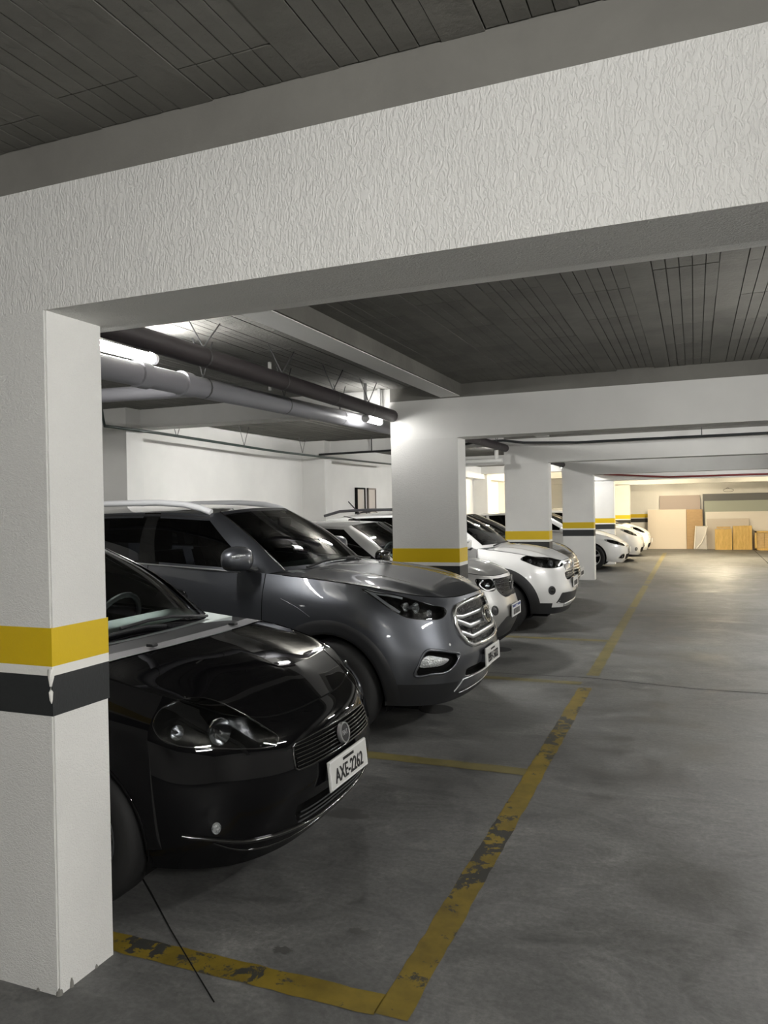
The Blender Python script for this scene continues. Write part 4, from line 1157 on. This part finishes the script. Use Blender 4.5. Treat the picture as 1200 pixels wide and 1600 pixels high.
window_seals(punto, M_plastic)
mirror_unit(punto, -1.50, .93, 1.02, PT_punto, lens=False, L=.10, H=.07, D=.08, fold=(1, -1))
punto.ribbon('windscreen_seal', [tuple(p) for p in punto.G[:, int(np.argmin(abs(punto.Gu - 1.95)))]], .012, .004, M_gloss_black, smooth=False, n=30)
punto.ribbon('windscreen_seal', [tuple(p) for p in punto.G[:, int(np.argmin(abs(punto.Gu - 1.95)))] * np.array([1, -1, 1])], .012, .004, M_gloss_black, smooth=False, n=30)
wiper(punto, [(-1.115, -.25, 1.01), (-1.115, -.05, 1.02), (-1.11, .125, 1.015), (-1.10, .30, 1.0), (-1.05, .52, .985)])
wiper(punto, [(-1.11, -.55, .985), (-1.10, -.3, .995), (-1.08, -.1, 1.0), (-1.06, .02, .985)])
for y in (-.36, .30):
    MB().box(-.02, .02, -.018, .018, 0, .014).build('washer_nozzle', M_plastic, punto.root, bevel=.004).location = (-.83, y, .975)

# ------------------------------------------------------------------ the dark grey SUV
PT_ix = car_paint('graphite_car_paint', (0.085, 0.090, 0.102), 0.8, 0.40)
ix = Car('suv_car', 'dark grey SUV with silver roof rails beside the second column', (-1.43, 5.59, 0), 0, PT_ix, IX)
X_hl = ((-0.674, -0.80, 1.036), (-0.581, -0.785, 1.014), (-0.463, -0.729, 0.992), (-0.353, -0.652, 0.953), (-0.245, -0.56, 0.907), (-0.187, -0.49, 0.88), (-0.175, -0.494, 0.856), (-0.181, -0.534, 0.83), (-0.203, -0.582, 0.819), (-0.281, -0.68, 0.827), (-0.359, -0.744, 0.845), (-0.408, -0.772, 0.868), (-0.484, -0.8, 0.917), (-0.564, -0.807, 0.972), (-0.625, -0.804, 1.009))
X_white = ((((-.655, -.80, 1.026), (-.60, -.795, 1.000), (-.55, -.797, .970), (-.50, -.795, .938), (-.45, -.783, .905), (-.415, -.772, .878)), .024), (((-.64, -.795, 1.024), (-.56, -.772, 1.002), (-.48, -.735, .986), (-.42, -.70, .968)), .022))
X_grille = sym([(-0.073, 0, 0.916), (-0.093, -0.188, 0.907), (-0.125, -0.325, 0.890), (-0.143, -0.390, 0.876), (-0.150, -0.430, 0.835), (-0.133, -0.445, 0.762), (-0.1, -0.425, 0.685), (-0.066, -0.385, 0.627), (-0.047, -0.33, 0.606), (-0.015, -.137, 0.598), (-0.01, 0, .597)])
X_fog = ((-0.31, -0.786, 0.467), (-0.282, -0.773, 0.543), (-0.258, -0.746, 0.608), (-0.235, -0.719, 0.628), (-0.194, -0.678, 0.623), (-0.13, -0.597, 0.601), (-0.079, -0.507, 0.57), (-0.084, -0.526, 0.542), (-0.104, -0.567, 0.496), (-0.142, -0.624, 0.466), (-0.208, -0.702, 0.465))
X_foglamp = ((-0.275, -0.768, 0.521), (-0.246, -0.742, 0.582), (-0.219, -0.715, 0.591), (-0.152, -0.643, 0.569), (-0.115, -0.589, 0.548), (-0.139, -0.63, 0.519), (-0.205, -0.707, 0.509))
X_intake = sym([(-.01, 0, .468), (-0.017, -0.22, 0.466), (-0.045, -0.38, 0.463), (-0.06, -0.43, 0.452), (-0.073, -0.45, 0.425), (-0.063, -0.397, 0.402), (-0.03, -0.173, 0.395), (-.02, 0, .394)])
ix.add_cut(X_hl); ix.add_cut(X_grille, both=False); ix.add_cut(X_fog); ix.add_cut(X_intake, both=False)
Bk, Wb = shell(ix, PT_ix, lower=lambda u, v, c: (v < 1.0 and (u > 1.4)) or (v < .5), lower_mat=M_plastic, doors=[('front_door', 6.0, 7.0), ('rear_door', 7.0, 8.3)], pillar=M_gloss_black)
cowl(ix, Bk, Wb, M_plastic); interior(ix, 0, 0); base(ix, .345, .225, 1.59, spokes=10)
for s in (1, -1):
    headlight(ix, X_hl, s, M_lens, .075, .008, bowls=(((-0.385, -0.718, 0.920), .030, M_reflector, .006), ((-0.330, -0.672, 0.908), .034, M_reflector, .004), ((-0.255, -0.61, 0.862), .026, M_reflector, .010)), strip=X_white)
    fg = ix.patch('fog_lamp_recess', X_fog, M_void, off=-.004, depth=.035, side=s, skirt=0)
    ix.ribbon('fog_frame', X_fog, .018, .006, PT_ix, closed=True, side=s, parent=fg, n=80)
    ix.patch('fog_lamp', X_foglamp, M_fogglass, off=-.022, dome=.006, side=s, parent=fg, skirt=.01)
M_mesh = pmat('black_grille_mesh', (0.006, 0.006, 0.0065), 0.4); _t = NT(M_mesh)
_v = _t.n('TexVoronoi', feature='DISTANCE_TO_EDGE'); _v.inputs['Scale'].default_value = 45; _t.l(_t.coord('Object', (1, 1, 1.4)), _v.inputs['Vector']); _t.bump(_v.outputs['Distance'], 1.0, .02)
g = ix.patch('grille', X_grille, M_mesh, off=-.004, depth=.03, side=1, skirt=0, smooth=False, n=110)
ix.ribbon('grille_frame', X_grille, .032, .014, M_chrome, closed=True, smooth=False, parent=g, n=140)
for pts, w in ((((-0.137, -0.425, 0.815), (-0.105, -0.347, 0.806), (-0.063, -0.146, 0.818), (-0.05, 0, 0.822)), .030), (((-0.129, -0.425, 0.785), (-0.07, -0.285, 0.735), (-0.041, 0, 0.742)), .034), (((-0.103, -0.415, 0.705), (-0.049, -0.297, 0.662), (-0.026, 0, 0.672)), .034)):
    ix.ribbon('grille_bar', symline(pts), w, .010, M_satin, parent=g, n=80, smooth=False)
b = disc_badge(ix, (-.022, 0, .782), .062, .25, M_gloss_black, M_chrome, ratio=1.15)
m = MB()
for x in (-.016, .016): m.tube([(x - .010, -.032, .012), (x + .010, .032, .012)], .0065, 8)
m.tube([(-.016, -.008, .012), (.016, .010, .012)], .006, 8); m.build('badge_letter', M_chrome, b, True)
lw = ix.patch('lower_intake', X_intake, M_void, off=-.004, depth=.04, side=1, skirt=0, smooth=False, n=90)
ix.ribbon('skid_trim', symline([(-0.128, -0.49, 0.305), (-0.08, -0.435, 0.385), (-0.04, -0.25, 0.388), (-0.034, 0, 0.388)]), .010, .006, M_satin, smooth=False, n=90)
ix.ribbon('skid_edge', symline([(-0.13, -0.40, 0.285), (-0.085, -0.2, 0.28), (-0.08, 0, 0.28)]), .008, .004, M_satin, n=60)
ix.build_plate((.022, 0, .495), 'BBH-5683', True, tilt=.03)
MB().box(-.05, .016, -.19, .19, .46, .52).build('plate_bracket', PT_ix, ix.root)
for s in (-1, 1):
    for (y, z) in ((.57, .645),):
        c, n = ix.snap((-.13, s * y, z)); o = MB().lathe([(0, .004), (.009, .003), (.011, 0)], 12, (0, 0, 0), 'z').build('parking_sensor', M_satin, ix.root, True); o.matrix_local = Matrix.Translation(c) @ n.to_track_quat('Z', 'Y').to_matrix().to_4x4()
for (xa, za, R) in IX['arches']:
    for s in (-1, 1): ix.ring('wheel_arch_trim', xa, za, R, R + .095, -.14, math.pi + .14, M_plastic, side=s)
hood_gap(ix); door_lines(ix, (6.0, 7.0, 8.3))
window_seals(ix, M_satin, .012); window_seals(ix, M_plastic, .02, rows=(1.9,), u0=3.0)
mirror_unit(ix, -1.56, 1.0, 1.245, PT_ix, L=.125, H=.088, D=.11)
handle(ix, -2.25, .985); handle(ix, -3.15, 1.03)
rails(ix, [(-2.02, .585, 1.575), (-2.10, .59, 1.605), (-2.25, .595, 1.64), (-2.5, .60, 1.66), (-3.0, .595, 1.662), (-3.5, .575, 1.645), (-3.75, .56, 1.60), (-3.8, .555, 1.56)], .025, M_rail)
wiper(ix, [(-1.235, -.52, 1.155), (-1.225, -.25, 1.168), (-1.20, .1, 1.17), (-1.19, .2, 1.16)])
wiper(ix, [(-1.215, .1, 1.17), (-1.225, .35, 1.165), (-1.24, .55, 1.16), (-1.24, .68, 1.15)])
for s in (-1, 1):
    col = ix.G[:, int(np.argmin(abs(ix.Gu - 1.95)))] * np.array([1, s, 1])
    ix.ribbon('windscreen_seal', [tuple(p) for p in col], .012, .004, M_gloss_black, smooth=False, n=30)
MB().box(-1.72, -1.70, -.10, .10, 1.46, 1.52).build('rear_view_mirror', M_plastic, ix.root, bevel=.006)
ix.ribbon('flank_crease', [(-1.25, -.89, .965), (-1.12, -.903, .91), (-1.02, -.91, .85)], .006, .004, PT_ix, n=30)
ix.ribbon('flank_crease', [(-1.25, .89, .965), (-1.12, .903, .91), (-1.02, .91, .85)], .006, .004, PT_ix, n=30)

# ------------------------------------------------------------------ the smaller cars further down the row
KW = warp(IX, [(-4.44, -3.68), (-3.54, -3.10), (-2.4, -2.05), (-1.86, -1.54), (-1.17, -.98), (-.9, -.74), (-.5, -.40), (0, 0)], [(0, 0), (.912, .79)], [(0, 0), (.25, .26), (.54, .50), (.73, .68), (.86, .80), (.955, .885), (1.03, .945), (1.145, 1.045), (1.3, 1.15), (1.6, 1.425), (1.66, 1.47)])
KW['arches'] = ((-.66, .30, .335), (-3.08, .30, .335)); KW['q'] = .8
WV = warp(IX, [(-4.44, -4.0), (-3.54, -3.2), (-2.4, -2.0), (-1.86, -1.58), (-1.40, -1.08), (-1.17, -.88), (-.9, -.68), (-.5, -.40), (0, 0)], [(0, 0), (.912, .867)], [(0, 0), (.25, .24), (.54, .50), (.73, .68), (.86, .79), (.955, .885), (1.03, .95), (1.145, 1.055), (1.3, 1.17), (1.6, 1.50), (1.66, 1.545)])
WV['arches'] = ((-.80, .325, .375), (-3.35, .325, .375)); WV['q'] = .8
DK = warp(PU, [(-4.05, -3.95), (-1.86, -1.8), (-1.05, -.98), (0, 0)], [(0, 0), (.845, .86)], [(0, 0), (.15, .19), (.42, .46), (.56, .62), (.71, .81), (1.0, 1.06), (1.43, 1.45), (1.5, 1.52)])
DK['q'] = .6; DK['arches'] = ((-.80, .31, .35), (-3.30, .31, .35))
CV = warp(PU, [(-4.05, -4.52), (-3.37, -3.75), (-2.5, -2.75), (-1.86, -1.98), (-1.05, -1.08), (0, 0)], [(0, 0), (.845, .877)], [(0, 0), (.15, .17), (.42, .42), (.56, .54), (.71, .665), (.93, .90), (1.0, .97), (1.43, 1.40), (1.5, 1.45)])
CV['q'] = .6; CV['arches'] = ((-.86, .32, .35), (-3.53, .32, .35))
W1 = warp(PU, [(-4.05, -4.3), (-1.86, -1.9), (-1.05, -1.0), (0, 0)], [(0, 0), (.845, .86)], [(0, 0), (.15, .18), (.42, .44), (.56, .60), (.71, .76), (1.0, 1.02), (1.43, 1.43), (1.5, 1.5)])
W1['q'] = .5; W1['arches'] = ((-.82, .31, .35), (-3.35, .31, .35))
PT_silver = car_paint('silver_car_paint', (0.42, 0.42, 0.41), 0.7, 0.35)
PT_white = car_paint('white_car_paint', (0.72, 0.72, 0.71), 0.0, 0.3)
PT_dark = car_paint('charcoal_car_paint', (0.012, 0.012, 0.013), 0.2, 0.3)
def simple(name, label, loc, paint, cfg, R, W, track, lower=None, group=None, spokes=5, cuts=(), cutsC=()):
    c = Car(name, label, loc, 0, paint, cfg, group)
    for o in cuts: c.add_cut(o)
    for o in cutsC: c.add_cut(o, both=False)
    Bk, Wb = shell(c, paint, lower=lower, lower_mat=M_plastic, glass=M_glass, pillar=M_gloss_black)
    cowl(c, Bk, Wb, M_plastic); interior(c, 0, 0); base(c, R, W, track, spokes=spokes)
    hood_gap(c); door_lines(c, (6.0, 7.0)); window_seals(c, M_plastic)
    return c
def fascia(c, hl, grille, gmat, lens=M_lens, bowl=None, slats=None, slat_mat=None, frame=None):
    """headlights and grille of one of the smaller cars"""
    for sd in (1, -1):
        headlight(c, hl, sd, lens, .05, .008, bowls=bowl or (), housing=M_gloss_black)
    g = c.patch('grille', grille, gmat, off=-.003, depth=.02, side=1, skirt=0, smooth=False, n=80)
    if frame: c.ribbon('grille_frame', grille, frame[0], .006, frame[1], closed=True, smooth=False, parent=g, n=90)
    for (z, hw, w) in slats or (): c.ribbon('slat', [tuple(c.cast((.6, y, z), (-1, 0, 0))[0]) for y in np.linspace(-hw, hw, 9)], w, .006, slat_mat, parent=g, n=30, smooth=False)
    return g
def blob(c, name, p, r, mat, rim=None):
    for sd in (-1, 1):
        q, n = c.snap((p[0], sd * abs(p[1]), p[2])); o = MB().lathe([(0, .004), (r * .6, .004), (r * .64, .001), (r * .7, .007), (r * .95, .006), (r, 0), (r, -.01)], 20, (0, 0, 0), 'z').build(name, rim or M_plastic, c.root, True, 40)
        o.matrix_local = Matrix.Translation(q) @ n.to_track_quat('Z', 'Y').to_matrix().to_4x4()
        l = MB().lathe([(0, .007), (r * .4, .006), (r * .58, .003)], 16, (0, 0, 0), 'z').build('fog_glass', mat, o, True)
V_hl = ((-.534, -.792, .919), (-.47, -.71, .952), (-.33, -.57, .935), (-.21, -.42, .905), (-.12, -.30, .865), (-.10, -.30, .822), (-.177, -.541, .797), (-.282, -.682, .812), (-.382, -.758, .846), (-.477, -.791, .891))
V_chr = sym([(-.07, 0, .862), (-.09, -.2, .858), (-.105, -.275, .85), (-.095, -.285, .815), (-.07, -.27, .745), (-.05, 0, .74)])
V_gr = sym([(-.05, 0, .733), (-.06, -.25, .733), (-.07, -.33, .72), (-.05, -.33, .645), (-.03, 0, .645)])
V_low = sym([(-.003, 0, .47), (-.024, -.343, .484), (-.081, -.538, .489), (-.143, -.615, .368), (-.05, -.3, .345), (-.04, 0, .345)])
K_hl = ((-.26, -.566, .852), (-.2, -.48, .848), (-.144, -.39, .84), (-.105, -.394, .746), (-.16, -.512, .740), (-.23, -.58, .785))
K_gr = sym([(-.07, 0, .845), (-.10, -.25, .845), (-.14, -.375, .838), (-.11, -.375, .75), (-.05, -.25, .655), (-.035, 0, .65)])
K_low = sym([(-.007, 0, .455), (-.02, -.281, .458), (-.05, -.38, .40), (-.073, -.44, .335), (-.05, 0, .32)])
C_hl = ((-.557, -.793, .731), (-.42, -.70, .722), (-.31, -.60, .70), (-.14, -.42, .635), (-.10, -.40, .60), (-.12, -.44, .58), (-.203, -.573, .594), (-.426, -.763, .659))
W_hl = ((-.607, -.742, .887), (-.458, -.688, .868), (-.298, -.58, .80), (-.20, -.50, .72), (-.22, -.56, .70), (-.30, -.65, .72), (-.45, -.75, .79))
def wmap(pts, zk): return tuple((x, y, float(np.interp(z, *zk))) for (x, y, z) in pts)
D_hl = wmap(P_hl, ([0, .56, .71, 1.0], [0, .62, .81, 1.06]))

kw = simple('compact_car', 'silver compact car half hidden behind the second column', (-1.77, 8.0, 0), PT_silver, KW, .30, .17, 1.40, lower=lambda u, v, c: v < .75, cuts=[K_hl], cutsC=[K_gr])
g = fascia(kw, K_hl, K_gr, M_mesh, bowl=(((-.15, -.46, .79), .03, M_chrome, .01),), slats=((.70, .27, .008), (.745, .34, .008), (.79, .36, .008)), slat_mat=M_plastic)
kw.ribbon('lamp_bracket', [(-.20, -.50, .845), (-.23, -.56, .80), (-.17, -.52, .745), (-.115, -.40, .75)], .016, .006, M_satin, n=40)
kw.ribbon('lamp_bracket', [(-.20, .50, .845), (-.23, .56, .80), (-.17, .52, .745), (-.115, .40, .75)], .016, .006, M_satin, n=40)
m = MB(); P = [(-.03, 0, .86), (-.03, -.052, .79), (-.03, 0, .715), (-.03, .052, .79)]
for i in range(4): m.tube([P[i], P[(i + 1) % 4]], .011, 8)
m.build('badge', M_chrome, kw.root, True)
kw.patch('lower_intake', K_low, M_plastic, off=.001, side=1, skirt=.004, smooth=False, n=70)
kw.build_plate((.018, 0, .505), None, True, mat=M_plate_white, blue=True)
blob(kw, 'fog_recess', (-.085, -.49, .545), .05, M_plastic)
for (xa, za, R) in KW['arches']:
    for sd in (-1, 1): kw.ring('wheel_arch_trim', xa, za, R, R + .06, -.12, math.pi + .12, M_plastic, side=sd, n=32)
mirror_unit(kw, -1.14, .90, 1.10, M_gloss_black, lens=False, L=.10, H=.07, D=.08)
for sd in (-1, 1):
    col = kw.G[:, int(np.argmin(abs(kw.Gu - 1.95)))] * np.array([1, sd, 1]); kw.ribbon('windscreen_seal', [tuple(p) for p in col], .012, .004, M_gloss_black, smooth=False, n=30)
MB().tube([(-1.75, 0, 1.455), (-1.95, 0, 1.50)], .006, 6).build('antenna', M_plastic, kw.root)

wv = simple('crossover_car', 'white crossover with black wheel arches before the third column', (-1.47, 10.25, 0), PT_white, WV, .325, .2, 1.49, lower=lambda u, v, c: (v < 1.0 and u > 2.4) or v < .55, cuts=[V_hl], cutsC=[V_gr])
fascia(wv, V_hl, V_gr, M_mesh, bowl=(((-.30, -.66, .87), .04, M_chrome, .01), ((-.20, -.50, .86), .035, M_satin, .01), ((-.42, -.74, .90), .025, M_satin, .01)), slats=((.675, .30, .010), (.705, .30, .010)), slat_mat=M_gloss_black)
ch = wv.patch('chrome_grille_bar', V_chr, M_chrome, off=.006, dome=.012, side=1, skirt=.01, smooth=False, n=70)
m = MB(); m.tube([(-.018, -.045, .84), (-.018, -.032, .765)], .007, 8); m.tube([(-.018, .045, .84), (-.018, .032, .765)], .007, 8); m.tube([(-.018, -.036, .80), (-.018, .036, .80)], .007, 8)
m.build('badge', M_satin, wv.root, True)
wv.patch('lower_intake', V_low, M_plastic, off=.002, side=1, skirt=.004, smooth=False, n=80)
wv.ribbon('skid_trim', [(-.10, -.42, .335), (-.06, -.25, .345), (-.05, 0, .345), (-.06, .25, .345), (-.10, .42, .335)], .04, .010, M_satin, n=40)
blob(wv, 'fog_lamp', (-.176, -.683, .531), .055, M_gloss_black)
wv.build_plate((.012, 0, .59), None, w=.38)
for (xa, za, R) in WV['arches']:
    for sd in (-1, 1): wv.ring('wheel_arch_trim', xa, za, R, R + .12, -.12, math.pi + .12, M_plastic, side=sd, n=40)
mirror_unit(wv, -1.22, .95, 1.12, PT_white, L=.11, H=.075, D=.09)
rails(wv, [(-1.75, .55, 1.475), (-1.85, .555, 1.53), (-2.1, .56, 1.56), (-2.7, .56, 1.565), (-3.1, .55, 1.55), (-3.35, .53, 1.49)], .02, pmat('dark_rail', (0.05, 0.05, 0.055), .4))
MB().tube([(-3.05, 0, 1.52), (-3.22, 0, 1.69)], .008, 6).build('antenna', M_plastic, wv.root)
wiper(wv, [(-.95, -.5, 1.06), (-.93, -.2, 1.08), (-.92, .15, 1.08)])

dk = simple('dark_car', 'black car with slatted grille past the third column', (-1.70, 12.7, 0), PT_dark, DK, .31, .2, 1.48, cuts=[D_hl])
D_gr = sym([(-.08, 0, .70), (-.10, -.30, .70), (-.13, -.42, .68), (-.12, -.42, .52), (-.10, -.36, .40), (-.06, 0, .40)])
fascia(dk, D_hl, D_gr, M_void, bowl=(((-.30, -.62, .80), .04, M_chrome, .01),), slats=tuple((.43 + .045 * k, .38, .014) for k in range(6)), slat_mat=M_satin)
dk.ribbon('chrome_strip', symline([(-.15, -.45, .74), (-.11, -.25, .735), (-.10, 0, .735)]), .02, .008, M_chrome, n=40)
dk.ribbon('front_lip', symline([(-.25, -.62, .26), (-.16, -.4, .25), (-.13, 0, .245)]), .03, .02, M_satin, n=50)
dk.build_plate((.0, 0, .50), None)
mirror_unit(dk, -1.45, .94, 1.06, PT_dark, lens=False, L=.10, H=.07, D=.08)
for (xa, za, R) in DK['arches']: arch_lip(dk, xa, za, R, PT_dark)

cv = simple('sedan_car', 'white sedan with large silver wheels past the lone column', (-1.45, 19.75, 0), PT_white, CV, .32, .21, 1.55, spokes=5, cuts=[C_hl])
C_gr = sym([(-.10, 0, .60), (-.12, -.30, .60), (-.14, -.38, .585), (-.11, -.36, .52), (-.07, 0, .51)])
fascia(cv, C_hl, C_gr, M_mesh, bowl=(((-.33, -.64, .66), .035, M_chrome, .01), ((-.22, -.52, .63), .03, M_satin, .01)), slats=((.555, .34, .018),), slat_mat=M_chrome)
C_low = sym([(-.10, 0, .38), (-.14, -.38, .38), (-.15, -.40, .33), (-.15, -.36, .25), (-.13, 0, .25)])
cv.patch('lower_intake', C_low, M_void, off=.002, side=1, skirt=.004, smooth=False, n=60)
C_fog = ((-.26, -.66, .30), (-.20, -.60, .37), (-.15, -.48, .375), (-.15, -.47, .29), (-.20, -.58, .275))
for sd in (1, -1):
    cv.patch('fog_recess', C_fog, M_void, off=.002, side=sd, skirt=.004, n=40)
    cv.ribbon('fog_trim', C_fog, .02, .008, M_chrome, closed=True, side=sd, n=50)
blob(cv, 'fog_lamp', (-.19, -.56, .325), .035, M_fogglass)
cv.build_plate((-.03, 0, .46), '')
mirror_unit(cv, -1.53, .96, .97, PT_white, L=.11, H=.075, D=.09)
for (xa, za, R) in CV['arches']: arch_lip(cv, xa, za, R, PT_white)

for nm, loc, lab in (('sedan_car', (-1.27, 22.45, 0), 'white car with a barred grille beyond the white sedan'), ('sedan_car', (-1.20, 24.75, 0), 'last white car of the row near the end wall')):
    c = simple(nm, lab, loc, PT_white, W1, .31, .2, 1.48, cuts=[W_hl])
    gr = sym([(-.10, 0, .66), (-.12, -.30, .66), (-.14, -.40, .64), (-.12, -.38, .53), (-.08, 0, .52)])
    fascia(c, W_hl, gr, M_mesh, bowl=(((-.36, -.65, .80), .04, M_chrome, .01),), slats=((.56, .36, .014), (.60, .38, .014), (.635, .38, .014)), slat_mat=M_chrome)
    c.patch('lower_intake', sym([(-.09, 0, .40), (-.12, -.40, .40), (-.15, -.44, .33), (-.14, -.36, .26), (-.12, 0, .26)]), M_void, off=.002, side=1, skirt=.004, smooth=False, n=60)
    blob(c, 'fog_lamp', (-.24, -.62, .36), .05, M_fogglass)
    c.build_plate((-.02, 0, .46), '')
    mirror_unit(c, -1.48, .94, 1.03, PT_white, L=.10, H=.07, D=.08)
